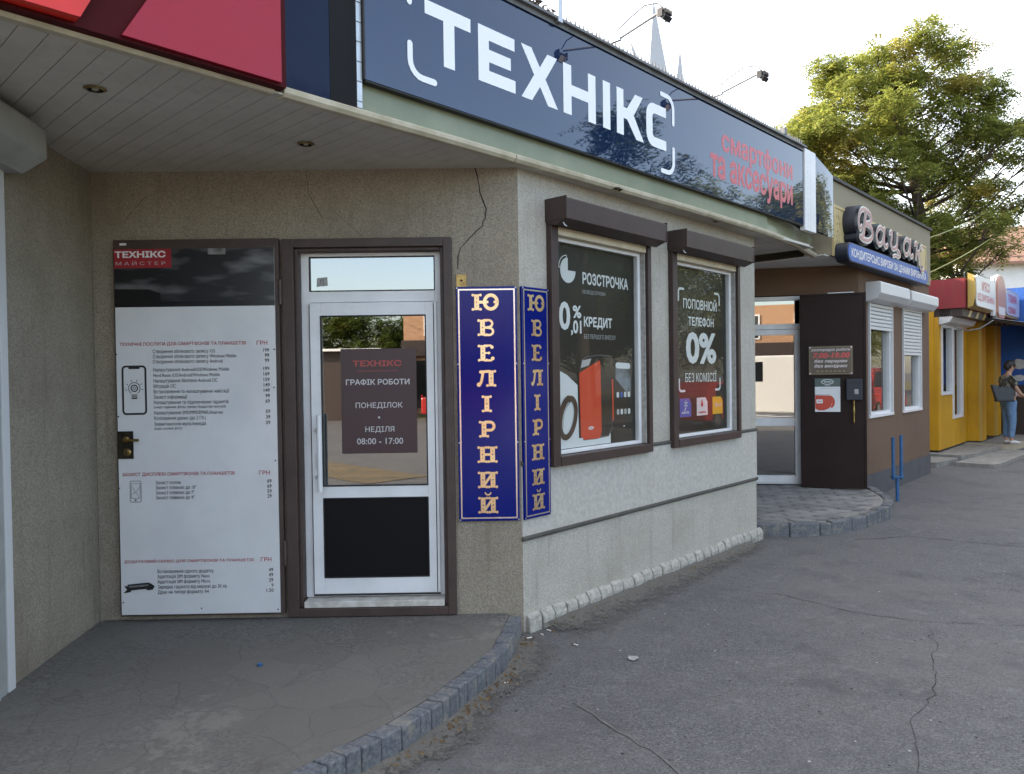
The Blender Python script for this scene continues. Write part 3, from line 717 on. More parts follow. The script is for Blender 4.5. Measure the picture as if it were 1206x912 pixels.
# the long crack in the wall and finer ones
def wall_crack(pts, wd, seed, name='wall_crack'):
    rnd = random.Random(seed); q = []; b = MB('crack_dark'); b.y = -0.0015
    for i in range(len(pts)-1):
        p0, p1 = Vector(pts[i]), Vector(pts[i+1]); k = max(2, int((p1-p0).length/0.03))
        for j in range(k): q.append(p0.lerp(p1, j/k)+Vector((rnd.uniform(-.004,.004), rnd.uniform(-.003,.003))))
    q.append(Vector(pts[-1])); vs = []
    for i, p in enumerate(q): k = wd*rnd.uniform(.5,1); vs += [(p.x-k/2,-0.002,p.y),(p.x+k/2,-0.002,p.y)]
    b.add(vs, [(2*i,2*i+1,2*i+3,2*i+2) for i in range(len(q)-1)]); b.build(name, **F)
X0 = -0.054
wall_crack([(x+X0,z) for x,z in [(-.212,2.972),(-.197,2.891),(-.177,2.788),(-.146,2.712),(-.158,2.659),(-.175,2.61),(-.251,2.536),(-.312,2.472),(-.334,2.418),(-.335,2.337)]], 0.009, 1)
wall_crack([(-1.34,2.97),(-1.33,2.83),(-1.26,2.7),(-1.24,2.66)], 0.004, 2); wall_crack([(-1.2,2.75),(-1.05,2.6),(-0.98,2.54)], 0.003, 3); wall_crack([(-2.62,2.64),(-2.5,2.66),(-2.36,2.82)], 0.004, 4)

# white glazed door in its brown steel frame
b = MB('brown_paint'); frame_rect(b, -1.50,-0.425,0.135,2.535,0.055,-0.035,0.12, wl=0.075); frame_rect(b, -1.425,-0.48,0.19,2.48,0.022,-0.005,0.10)
b.box(-1.395,-0.503,-0.03,0.12,0.192,0.232,'pvc_dirty'); b.build('door_frame', bevel=0.004, **F)
door = MB('pvc_white'); frame_rect(door, -1.408,-0.487,0.235,2.492,0.058,0.07,0.14)
door.box(-1.35,-0.545,0.072,0.138,2.142,2.215)
frame_rect(door, -1.352,-0.533,0.258,2.138,0.072,0.05,0.125, wb=0.105, wt=0.085)
door.box(-1.28,-0.605,0.052,0.12,0.876,0.956)
for x in (-1.35,-0.553): door.box(x-0.002,x+0.003,0.045,0.05,0.262,2.13,'black_rubber')
frame_rect(door, -1.283,-0.602,0.953,2.056,0.008,0.046,0.06,'black_rubber'); frame_rect(door, -1.283,-0.602,0.36,0.88,0.008,0.046,0.06,'black_rubber'); frame_rect(door, -1.353,-0.542,2.212,2.437,0.007,0.066,0.08,'black_rubber')
door.box(-1.352,-0.533,0.046,0.055,0.246,0.257,'black_rubber')
door = door.build('glazed_door', bevel=0.004, **F)
b = MB('door_glass'); b.sheet(-1.276,-0.609,0.062,0.961,2.048); b.build('glass_pane', door)
b = MB('transom_glass'); b.sheet(-1.346,-0.549,0.082,2.219,2.43); b.build('transom_pane', door)
b = MB('black_panel'); b.box(-1.276,-0.609,0.058,0.075,0.368,0.872); b.build('lower_panel', door)
b = MB('pvc_white'); b.tube([(-1.285,-0.012,0.93),(-1.285,-0.012,1.42)], 0.017, 12)
for z in (1.02,1.32): b.tube([(-1.285,-0.012,z),(-1.31,0.02,z),(-1.31,0.052,z)], 0.013, 8)
b.box(-1.325,-1.297,0.046,0.052,1.07,1.17,'shutter_white'); b.box(-1.315,-1.307,0.044,0.05,1.10,1.14,'black_rubber'); b.build('door_handle', door, smooth=False)
b = MB('hours_poster'); b.y = 0.0612; b.rect(-1.157,-0.67,1.163,1.84)
b.text('ТЕХНІКС',-1.08,-0.765,1.725,1.765,'text_dim_red',0.03); b.text('мережа магазинів мобільної техніки',-1.05,-0.79,1.690,1.703,'text_dim_red')
b.text('ГРАФІК РОБОТИ',-1.125,-0.715,1.605,1.645,'hours_text',0.02); b.text('ПОНЕДІЛОК',-1.065,-0.762,1.45,1.493,'hours_text',0.008); b.disc(-0.915,1.395,0.007,0.007,'hours_text')
b.text('НЕДІЛЯ',-1.005,-0.818,1.295,1.337,'hours_text',0.008); b.text('08:00 - 17:00',-1.06,-0.762,1.222,1.262,'hours_text',0.008); b.build('hours_poster', door)
b = MB('sticker_grey'); b.y = 0.081; b.poly([(-1.308,2.245),(-1.235,2.25),(-1.238,2.306),(-1.304,2.302)]); b.rect(-1.283,-1.278,2.26,2.292,'print_grey'); b.rect(-1.268,-1.263,2.262,2.294,'print_grey'); b.build('sticker', door)
b = MB('shop_interior'); b.box(-2.2,0.0,3.2,3.25,0.1,2.97); b.box(-1.5,-0.40,0.29,3.2,0.09,0.10); b.box(-2.2,-2.15,0.3,3.2,0.1,2.97); b.build('interior', **F)

# brown steel door folded open flat against the wall, carrying the price board
sdoor = MB('brown_paint'); sdoor.box(-2.545,-1.512,-0.052,-0.012,0.165,2.538)
for z in (0.55,2.2): sdoor.tube([(-1.507,-0.045,z-0.08),(-1.507,-0.045,z+0.08)], 0.014, 8)
sdoor = sdoor.build('steel_door', bevel=0.003, **F)
pb = MB('board_white'); pb.box(-2.535,-1.537,-0.058,-0.0525,0.178,2.478); pb.y = -0.0585
pb.rect(-2.535,-1.537,2.115,2.478,'photo_black'); pb.rect(-2.535,-1.537,2.15,2.478,'photo_grey'); pb.rect(-1.95,-1.84,2.44,2.478,'photo_light'); pb.poly([(-2.535,2.115),(-2.25,2.115),(-2.25,2.20),(-2.32,2.225),(-2.535,2.23)],'photo_black')
pb.rect(-2.535,-2.178,2.36,2.492-0.014,'logo_red'); pb.text('ТЕХНІКС',-2.530,-2.213,2.424,2.466,'print_white',0.035); pb.text('М А Й С Т Е Р',-2.525,-2.215,2.378,2.405,'print_dim')
def rows(b, items, xl=-2.307, xr=-1.578, size=0.031):
    for z, t, pr in items:
        b.tline(t, xl, z-0.010, size*(0.72 if t.startswith('(') else 1), 'print_black', 0.004, stretch=0.78)
        if pr: b.tline(pr, 0, z-0.010, size, 'print_black', 0.015, right=xr, stretch=0.95)
def head(b, t, x1, z):
    b.text(t, -2.512, x1, z-0.013, z+0.013, 'print_red', 0.012); b.text('ГРН', -1.655, -1.588, z-0.013, z+0.014, 'print_red', 0.008)
head(pb, 'ТЕХНІЧНІ ПОСЛУГИ ДЛЯ СМАРТФОНІВ ТА ПЛАНШЕТІВ', -1.722, 1.882); head(pb, 'ЗАХИСТ ДИСПЛЕЮ СМАРТФОНІВ ТА ПЛАНШЕТІВ', -1.808, 1.064); head(pb, 'ДОДАТКОВИЙ СЕРВІС ДЛЯ СМАРТФОНІВ ТА ПЛАНШЕТІВ', -1.70, 0.516)
rows(pb, [(1.835,'Створення облікового запису iOS','199'),(1.803,'Створення облікового запису Windows Mobile','99'),(1.771,'Створення облікового запису Android','99'),(1.720,'Налаштування Android/iOS/Windows Mobile','199'),(1.686,'Hard Reset iOS/Android/Windows Mobile','169'),(1.651,'Налаштування безпеки Android ОС','159'),(1.617,'Міграція ОС','149'),(1.583,'Встановлення та налаштування навігації','149'),(1.549,'Захист інформації','99'),(1.515,'Налаштування та підключення гаджетів','69'),(1.489,'(смарт годинник, фітнес трекер, бездротові пристрої)',None),(1.450,'Налаштування SMS/MMS/EMAIL/Internet','59'),(1.416,'Копіювання даних (до 2 Гб.)','39'),(1.380,'Завантаження мультимедіа','29'),(1.355,'(аудіо, музика, фото)',None),
 (1.011,'Захист склом','69'),(0.979,'Захист плівкою до 10"','69'),(0.947,'Захист плівкою до 7"','59'),(0.916,'Захист плівкою до 4"','29'),
 (0.450,'Встановлення одного додатку','49'),(0.418,'Адаптація SIM формату Nano','49'),(0.385,'Адаптація SIM формату Micro','29'),(0.352,'Зарядка гаджета від мережі до 20 хв.','9'),(0.320,'Друк на папері формату А4','1.50')])
def rrect(x0,x1,z0,z1,r,n=5): return arc(x1-r,z1-r,r,r,0,90,n)+arc(x0+r,z1-r,r,r,90,180,n)+arc(x0+r,z0+r,r,r,180,270,n)+arc(x1-r,z0+r,r,r,270,360,n)
pb.ribbon(rrect(-2.497,-2.354,1.446,1.744,0.02), 0.012, 'print_black', closed=True); pb.rect(-2.46,-2.39,1.728,1.744,'print_black')
pb.ribbon(arc(-2.425,1.607,0.036,0.036,-55,235,20), 0.004, 'print_black'); pb.ribbon(arc(-2.425,1.607,0.02,0.02,0,360,16)[:-1], 0.007, 'print_black', closed=True); pb.ribbon(arc(-2.425,1.607,0.008,0.008,0,360,10)[:-1], 0.003, 'print_black', closed=True)
for z in (1.562,1.550,1.540): pb.rect(-2.443,-2.407,z,z+0.006,'print_black')
for a in range(-10,200,40): pb.ribbon([(-2.425+0.045*math.cos(R(a)),1.607+0.045*math.sin(R(a))),(-2.425+0.056*math.cos(R(a)),1.607+0.056*math.sin(R(a)))],0.004,'print_black',cap=False)
pb.ribbon(rrect(-2.463,-2.395,0.892,1.024,0.008), 0.003, 'print_grey', closed=True); pb.ribbon(rrect(-2.456,-2.402,0.915,1.008,0.002), 0.002, 'print_grey', closed=True); pb.disc(-2.43,0.903,0.006,0.006,'print_grey',8)
pb.ribbon([(-2.45,0.99),(-2.435,0.965),(-2.44,0.955),(-2.42,0.945),(-2.41,0.92)],0.002,'print_grey'); pb.ribbon([(-2.405,0.985),(-2.425,0.958),(-2.45,0.94)],0.002,'print_grey')
pb.poly([(-2.512,0.362),(-2.495,0.34),(-2.518,0.318),(-2.472,0.325),(-2.472,0.362)],'print_black'); pb.poly([(-2.345,0.378),(-2.322,0.36),(-2.335,0.338),(-2.372,0.335),(-2.372,0.378)],'print_black'); pb.poly([(-2.49,0.334),(-2.355,0.345),(-2.355,0.384),(-2.49,0.372)],'print_black'); pb.text('Налаштування',-2.482,-2.364,0.349,0.366,'print_dim',rise=0.08)
for x, z in [(-2.53,1.82),(-1.545,1.84),(-1.55,1.60),(-2.525,1.43),(-2.53,0.98),(-1.55,1.14),(-2.52,0.26),(-1.55,0.20),(-2.03,0.215),(-2.40,2.49-.02),(-2.0,2.47),(-1.59,2.46)]: pb.disc(x,z,0.005,0.005,'print_black',8)
pb.build('price_board', sdoor)
b = MB('lock_metal'); b.box(-2.536,-2.437,-0.066,-0.0605,1.165,1.338); b.tube([(-2.48,-0.066,1.287),(-2.48,-0.10,1.287),(-2.385,-0.105,1.283)],0.009,8,'brass'); b.ball((-2.48,-0.07,1.287),0.022,'brass',12,6,(1,.5,1)); b.ball((-2.475,-0.066,1.205),0.026,'brass',14,6,(1,.35,1)); b.box(-2.478,-2.472,-0.0765,-0.07,1.192,1.216,'black_rubber'); b.build('door_lock', sdoor, bevel=0.001)
b = MB('pvc_white'); b.box(-2.50,-2.46,-0.0575,-0.0525,2.503,2.517); b.build('sticker', sdoor)

# the two shuttered shop windows
def window(s0, poster):
    wn = MB('brown_metal'); e = s0+1.245
    wn.box(s0,s0+0.075,-0.045,0.05,1.04,2.67); wn.box(e-0.05,e,-0.045,0.05,1.04,2.67); wn.box(s0+0.075,e-0.055,-0.05,0.05,1.04,1.105)
    wn = wn.build('window', bevel=0.004, **S)
    b = MB('brown_metal'); b.prism([(-0.002,2.662),(-0.085,2.638),(-0.177,2.672),(-0.182,2.80),(-0.165,2.812),(-0.002,2.815)], s0-0.008, e+0.008); b.box(s0-0.012,s0-0.007,-0.183,0.0,2.668,2.818); b.box(e+0.007,e+0.012,-0.183,0.0,2.668,2.818)
    b.tube([(s0+0.02,-0.13,2.655),(s0+0.022,-0.14,2.635),(s0+0.045,-0.14,2.63)],0.004,6,'pvc_white'); b.build('shutter_box', wn, bevel=0.004)
    b = MB('cream_metal'); b.box(s0+0.078,e-0.052,-0.03,0.04,2.595,2.650); b.build('shutter_slat', wn, bevel=0.003)
    b = MB('pvc_white'); frame_rect(b, s0+0.08,e-0.055,1.108,2.593,0.026,0.02,0.09, wr=0.042, wl=0.016); b.box(e-0.066,e-0.052,-0.02,0.03,1.108,2.593,'pvc_reveal'); b.build('sash', wn, bevel=0.003)
    b = MB('window_glass'); b.sheet(s0+0.096,e-0.097,0.035,1.134,2.567); b.build('glass_pane', wn)
    poster(s0, e, wn)
    b = MB('shop_interior'); b.box(s0,e,0.2,0.22,1.0,2.7); b.build('backing', wn)
def poster_one(s0, e, wn):
    b = MB('poster_dark'); b.box(s0+0.092,e-0.093,0.058,0.062,1.13,2.57); b.y = 0.0575; W_ = 'poster_pale'
    x0 = s0+0.10; xe = e-0.112
    b.poly([(x0,1.138),(x0,1.70)]+[(x0+0.30*t, 1.70-0.10*t*t-0.02*t) for t in (0.3,0.6,1.0)]+[(x0+0.31,1.20),(1.085,1.215),(1.085,1.138)], W_)
    b.poly(arc(0.585,2.385,0.088,0.088,-270,90-90,24)+[(0.585,2.385)], 'print_white')
    b.ribbon(arc(0.570,2.40,0.088,0.088,90,180,8)+[(0.570,2.40)], 0.007, 'print_white', closed=True)
    b.text('РОЗСТРОЧКА',0.755,1.345,2.303,2.390,'print_white',0.03); b.text('БЕЗВІДСОТКОВА',0.755,1.04,2.232,2.262,'print_dim')
    b.text('0',0.478,0.605,1.965,2.165,'print_white',0.03); b.text('%',0.635,0.735,2.055,2.145,'print_white',0.03); b.text(',01',0.612,0.735,1.93,2.04,'print_white',0.03)
    b.text('КРЕДИТ',0.765,1.12,1.985,2.072,'print_white',0.03); b.text('БЕЗ ПЕРШОГО ВНЕСКУ',0.765,1.165,1.912,1.945,'print_dim')
    b.poly([(0.71,1.68),(0.73,1.76),(0.79,1.785),(0.97,1.80),(1.10,1.79),(1.13,1.74),(1.11,1.24),(1.06,1.19),(0.90,1.18),(0.74,1.18)],'poster_edge')
    b.poly([(0.715,1.66),(0.735,1.75),(0.79,1.778),(0.96,1.792),(0.96,1.75)],'poster_phone'); b.poly([(0.72,1.70),(0.74,1.755),(0.85,1.77),(0.82,1.72)],'print_dim')
    b.poly([(0.955,1.792),(1.10,1.785),(1.122,1.74),(1.10,1.25),(1.05,1.195),(0.95,1.20)],'poster_phone')
    b.poly([(0.70,1.665),(0.95,1.758),(0.962,1.73),(0.968,1.23),(0.945,1.185),(0.76,1.182),(0.71,1.21)],'poster_orange'); b.disc(0.835,1.265,0.034,0.012,'poster_pale'); b.text('Nomi',0.812,0.858,1.258,1.273,'poster_orange')
    b.poly([(1.115,1.145),(1.115,1.72),(1.14,1.785),(xe-0.02,1.79),(xe-0.005,1.75),(xe-0.005,1.138),(1.12,1.138)],'poster_phone'); b.poly([(1.155,1.30),(1.155,1.73),(1.36,1.73),(1.36,1.30)],'poster_screen')
    b.poly([(1.155,1.30),(1.36,1.30),(1.36,1.47),(1.155,1.62)],'poster_phone'); b.ribbon([(1.18,1.72),(1.335,1.715)],0.045,'poster_pale'); b.ribbon([(1.112,1.61),(1.118,1.31)],0.018,'poster_orange')
    for r_, z in enumerate((1.475,1.345)):
        for c_ in range(4): b.poly(rrect(1.165+c_*0.05,1.198+c_*0.05,z,z+0.042,0.01,3),['poster_pale','sim_blue','poster_pale','print_white','print_dim','poster_pale','print_dim','poster_pale'][r_*4+c_])
    b.disc(1.26,1.255,0.012,0.005,'poster_pale',8)
    el = [(0.563+0.085*math.cos(R(a))+0.030*math.sin(R(a)), 1.352+0.135*math.sin(R(a))) for a in range(0,360,12)]
    b.ribbon(el, 0.040, 'poster_band', closed=True)
    b.ribbon([p for p in el[9:18]], 0.060, 'poster_band'); b.ribbon([(p[0]+0.02,p[1]-0.01) for p in el[10:18]], 0.006, 'poster_pale')
    b.build('poster', wn)
def poster_two(s0, e, wn):
    b = MB('poster_dark'); b.box(s0+0.092,e-0.093,0.058,0.062,1.13,2.57); b.y = 0.0575; c0 = 0.032
    for x, z, sx, sz in [(2.12,2.33,1,1),(2.87,2.33,-1,1),(2.12,1.55,1,-1),(2.87,1.55,-1,-1)]:
        b.ribbon([(x,z-sz*0.05),(x,z+sz*0.02)]+[(x+sx*(0.03-0.03*math.cos(R(a))), z+sz*(0.02+0.03*math.sin(R(a)))) for a in (30,60,90)]+[(x+sx*0.09,z+sz*0.05)],0.020,'print_white')
    b.text('ПОПОВНЮЙ',2.20,2.815,2.215,2.325,'print_white',0.02); b.text('ТЕЛЕФОН',2.285,2.755,2.065,2.15,'print_white',0.02)
    b.text('0%',2.24,2.80,1.735,2.015,'print_white',0.035); b.text('БЕЗ КОМІСІЇ',2.225,2.80,1.575,1.675,'print_white',0.0)
    for x, m in [(2.12,'sim_blue'),(2.42,'sim_white'),(2.715,'sim_yellow')]:
        b.poly([(x,1.275),(x+0.20,1.275),(x+0.20,1.395),(x+0.16,1.435),(x,1.435)],m)
    for a in range(0,360,60): b.ribbon([(2.225+0.008*math.cos(R(a+30)),1.385+0.012*math.sin(R(a+30))),(2.225+0.03*math.cos(R(a+30)),1.385+0.032*math.sin(R(a+30)))],0.007,'print_white')
    b.text('київстар',2.15,2.28,1.298,1.328,'print_white',0.02); b.ribbon([(2.215,1.35),(2.205,1.33)],0.012,'print_white')
    b.poly([(2.515,1.425)]+arc(2.515,1.375,0.022,0.022,-15,-165,8)[::1]+[(2.515,1.425)][:0],'sim_red'); b.text('vodafone',2.447,2.585,1.296,1.316,'sim_red',0.02)
    b.ribbon(arc(2.775,1.36,0.018,0.018,40,320,10),0.006,'sim_white'); b.text('lifecell',2.775,2.885,1.345,1.375,'sim_white',0.01)
    b.text('Поповнення рахунку без комісії',2.30,2.75,1.20,1.222,'print_grey')
    b.build('poster', wn)
window(0.28, poster_one); window(1.855, poster_two)
b = MB('brass'); b.box(-0.398,-0.335,-0.012,0.0,2.222,2.30); b.ball((-0.366,-0.013,2.262),0.008,'black_rubber',8,4); b.build('junction_plate', **F)
# cornice rail with bird spikes over the fascia
b = MB('rail_grey'); b.box(-2.7,5.95,-0.085,-0.003,3.955,3.972); b.box(-2.7,5.95,-0.057,-0.050,3.925,3.955)
b.build('cornice_rail', **A)
b = MB('spike_grey'); x = -2.0
while x < 5.9:
    h = random.uniform(0.052,0.066); t = 0.009
    b.add([(x-t,-0.07,3.972),(x+t,-0.07,3.972),(x+t,-0.055,3.972),(x-t,-0.055,3.972),(x+random.uniform(-.006,.006),-0.063+random.uniform(-.005,.005),3.972+h)],[(0,1,4),(1,2,4),(2,3,4),(3,0,4)]); x += 0.046
b.build('bird_spikes', **A)
b = MB('galv_metal'); b.box(1.985,2.03,-0.088,-0.065,3.94,4.09); b.build('rail_post', **A); b = MB('rail_grey'); b.box(5.40,5.46,-0.088,-0.04,3.973,4.04); b.build('rail_post', **A)

# sunlit things on the flat roof
for x, w0, h, lean, lb in [(1.87,0.58,2.34,-0.11,'tallest pale pointed roof spire above the blue sign'),(2.07,0.48,1.94,-0.58,'medium pale roof spire leaning left of the tall spire'),(2.0,0.36,1.69,0.03,'short thin pale roof spire right of the tall spire')]:
    b = MB('pale_spike'); d_ = {0.58:0.06,0.48:0.20,0.36:-0.12}[w0]
    b.add([(-w0/2,-0.06+d_,0),(w0/2,-0.06+d_,0),(w0/2,0.06+d_,0),(-w0/2,0.06+d_,0),(lean,d_,h)],[(0,1,4),(1,2,4),(2,3,4),(3,0,4),(3,2,1,0)])
    tag(b.build('roof_spire', loc=(x,9.0,3.80)), lb, 'spire', 'spires on the shop roof')
b = MB('dark_leaf_brown'); rnd = random.Random(5)
for i in range(60):
    c = Vector((1.80+rnd.gauss(0,0.06),-0.06+rnd.gauss(0,0.02),3.98+abs(rnd.gauss(0,0.025)))); u = Vector((rnd.uniform(-1,1),rnd.uniform(-1,1),rnd.uniform(-1,1))).normalized()*0.03; v = u.orthogonal().normalized()*0.014
    b.add([c-u,c+v,c+u,c-v],[(0,1,2,3)], 'leaf_litter' if i%3 == 0 else None)
tag(b.build('dead_plant', loc=FA, rot=PA), 'clump of dead leaves caught on the cornice rail above the blue sign', 'plant')

# ------------------------------------------------------------------ signs on the fascia
sg = thing('shop_sign', 'long glossy dark blue sign with big white bracketed lettering', 'sign', FA+Vector((0,0,3.17)), PA)
b = MB('sign_blue'); b.box(0.50,3.738,-0.045,-0.002,0.0,0.785); b.build('sign_panel', sg)
b = MB('black_rubber'); b.box(0.488,0.498,-0.05,0.0,-0.004,0.788); b.box(0.5,3.738,-0.042,0.0,-0.010,-0.002); b.build('sign_edge', sg)
b = MB('sign_white'); z = 3.17; b.y = -0.0458; b.step = -0.0002
L0, L1 = 3.385-z, 3.715-z
b.poly([(0.897,L1),(0.897,L1-.077),(1.031,L1-.077),(1.031,L0),(1.114,L0),(1.114,L1-.077),(1.24,L1-.077),(1.24,L1)])
b.poly([(1.30,L0),(1.30,L1),(1.61,L1),(1.61,L1-.075),(1.388,L1-.075),(1.388,L1-.128),(1.575,L1-.128),(1.575,L1-.202),(1.388,L1-.202),(1.388,L0+.077),(1.615,L0+.077),(1.615,L0)])
cx = 1.843; m_ = (L0+L1)/2; b.poly([(1.668,L1),(1.765,L1),(cx,m_+.062),(1.918,L1),(2.015,L1),(1.897,m_),(2.018,L0),(1.92,L0),(cx,m_-.062),(1.765,L0),(1.668,L0),(1.788,m_)])
b.poly([(2.075,L0),(2.075,L1),(2.160,L1),(2.160,m_+.037),(2.340,m_+.037),(2.340,L1),(2.425,L1),(2.425,L0),(2.340,L0),(2.340,m_-.037),(2.160,m_-.037),(2.160,L0)])
b.rect(2.508,2.594,L0,L1)
b.poly([(2.672,L0),(2.672,L1),(2.757,L1),(2.757,m_+.04),(2.80,m_+.04),(2.905,L1),(3.005,L1),(2.885,m_+.005),(3.015,L0),(2.915,L0),(2.80,m_-.04),(2.757,m_-.04),(2.757,L0)])
C_ = [(3.325,L1),(3.15,L1)]+arc(3.15,L1-.10,.10,.10,90,180,6)+arc(3.15,L0+.10,.10,.10,180,270,6)+[(3.325,L0),(3.325,L0+.075),(3.165,L0+.075)]+arc(3.165,L0+.105,.03,.03,270,180,4)+arc(3.165,L1-.105,.03,.03,180,90,4)+[(3.165,L1-.075),(3.325,L1-.075)]
b.poly(C_)
for x, zz, sx, sz in [(0.79,3.665,1,1),(0.79,3.44,1,-1),(3.43,3.62,-1,1),(3.43,3.42,-1,-1)]:
    q = [(x,zz-z),(x,zz-z+sz*(0.08 if sx > 0 else 0.11))]; x1, z1 = q[-1]
    q += [(x+sx*.085*(1-math.cos(R(a))), z1+sz*.085*math.sin(R(a))) for a in (18,36,54,72,90)]; q.append((q[-1][0]+sx*.085, q[-1][1])); b.ribbon(q, 0.036)
b.build('lettering', sg)
s2 = thing('shop_sign', 'glossy blue sign with two lines of red lower-case lettering before the white strip', 'sign', FA+Vector((0,0,3.17)), PA)
b = MB('sign_blue'); b.box(3.742,5.95,-0.043,-0.002,0.0,0.785); b.build('sign_panel', s2)
b = MB('sign_red_text'); b.y = -0.0438; b.text('смартфони',4.22,5.68,0.36,0.60,None,0.03,res=3); b.text('та аксесуари',4.02,5.68,0.09,0.355,None,0.03,res=3); b.build('lettering', s2)
b = MB('black_rubber'); b.box(3.742,5.95,-0.042,0.0,-0.010,-0.002); b.build('sign_edge', s2)
b = MB('pvc_white'); b.box(5.96,6.10,-0.055,0.0,3.12,3.96); b.box(6.11,6.25,-0.052,0.0,3.12,3.96)
for i in range(14): b.box(6.03,6.035,-0.057,-0.054,3.17+i*0.055,3.176+i*0.055,'print_grey')
o = b.build('cover_strip', loc=FA, rot=PA, bevel=0.003); tag(o, 'white upright cover strip between the blue sign and the curved end panel', 'trim strip')
b = MB('sign_blue'); vs = []; K = 12
for i in range(K+1):
    t = i/K; vs += [(6.26+0.52*t, -0.045+0.012*t*t, 3.145), (6.26+0.52*t, -0.045+0.012*t*t, 3.945-0.12*t)]
b.add(vs, [(2*i,2*i+2,2*i+3,2*i+1) for i in range(K)]); b.add([(v[0],v[1]+0.03,v[2]) for v in vs],[(2*i,2*i+1,2*i+3,2*i+2) for i in range(K)])
b.add([vs[0],vs[1],(vs[1][0],vs[1][1]+.03,vs[1][2]),(vs[0][0],vs[0][1]+.03,vs[0][2])],[(0,1,2,3)])
tag(b.build('sign_panel', loc=FA, rot=PA), 'short curved blue panel ending the sign row beside the bakery sign', 'sign panel')
# dark panel and red neighbour sign at the left
b = MB('navy_gloss'); b.box(0.055,0.452,-0.03,0.0,3.018,4.2); b.box(0.30,0.452,-0.032,-0.03,3.018,4.2,'black_panel')
tag(b.build('sign_panel', loc=FA, rot=PA, bevel=0.002), 'narrow black and navy glossy panel between the red and blue signs', 'sign panel')
b = MB('galv_metal'); b.box(0.455,0.486,-0.035,0.0,3.02,4.2)
for i in range(18): b.box(0.455,0.486,-0.0365,-0.035,3.05+i*0.1,3.054+i*0.1,'dark_moulding')
tag(b.build('corner_strip', loc=FA, rot=PA), 'grey upright edging strip at the left end of the blue lettered sign', 'trim strip')
rs = thing('red_sign', 'red angular box sign with raised bright red shape over the porch', 'sign', FA+Vector((0,0,3.0)), PA)
b = MB('sign_dark_red'); b.box(-2.6,0.03,-0.085,-0.002,-0.012,1.1); b.build('sign_box', rs)
b = MB('sign_red'); b.plate([(-0.685,0.0),(-0.003,0.0),(-0.003,1.1),(-0.05,1.1)], -0.105, -0.087); b.build('red_panel', rs)
b = MB('sign_bright_red'); b.add([(-2.6,-0.11,0.0),(-0.845,-0.15,0.0),(-0.845,-0.15,1.1),(-2.6,-0.11,1.1),(-0.845,-0.088,0.0),(-0.30,-0.088,1.1),(-2.6,-0.088,0),(-2.6,-0.088,1.1)],[(0,1,2,3),(1,4,5,2),(0,6,4,1),(3,2,5,7)]); b.build('raised_shape', rs)

# floodlights on arms
def flood(s_, label):
    t = thing('floodlight', label, 'floodlight', FA+Vector((s_*math.cos(PA),s_*math.sin(PA),3.972)), PA, 'floodlights over the blue sign')
    b = MB('galv_metal'); b.tube([(0,-0.06,0.02),(0,-0.47,0.105)],0.009,8); b.box(-0.013,0.013,-0.14,-0.06,0.02,0.045); b.build('arm', t)
    b = MB('cable_black'); b.tube([(0,-0.12,0.10),(0.005,-0.22,0.15),(0,-0.34,0.19),(0,-0.44,0.17),(0,-0.49,0.12)],0.004,6); b.build('cable', t)
    def shrink(q): q.v = [(x*.72, -.485+(y+.485)*.72, .095+(z_-.095)*.72) for x, y, z_ in q.v]
    b = MB('lamp_black'); b.add([(-.06,-.49,.10),(.06,-.49,.10),(.06,-.55,.035),(-.06,-.55,.035),(-.06,-.455,.065),(.06,-.455,.065),(.06,-.515,0.0),(-.06,-.515,0.0)],[(0,1,2,3),(4,7,6,5),(0,4,5,1),(1,5,6,2),(2,6,7,3),(3,7,4,0)])
    for i in range(5): x = -.05+i*.025; b.box(x-.003,x+.003,-.55,-.495,.055,.105)
    b.box(-.07,-.062,-.52,-.46,.03,.11); b.box(.062,.07,-.52,-.46,.03,.11); shrink(b); b.build('lamp_head', t, bevel=0.002)
    b = MB('lamp_glass'); b.add([(-.05,-.459,.055),(.05,-.459,.055),(.05,-.506,.004),(-.05,-.506,.004)],[(0,3,2,1)]); 
    for i in range(4): b.v[i] = (b.v[i][0], b.v[i][1]+.004, b.v[i][2]-.004)
    shrink(b); b.build('lamp_lens', t)
flood(2.60, 'black floodlight on a thin arm above the big white lettering'); flood(4.06, 'black floodlight on a thin arm above the red lettering')

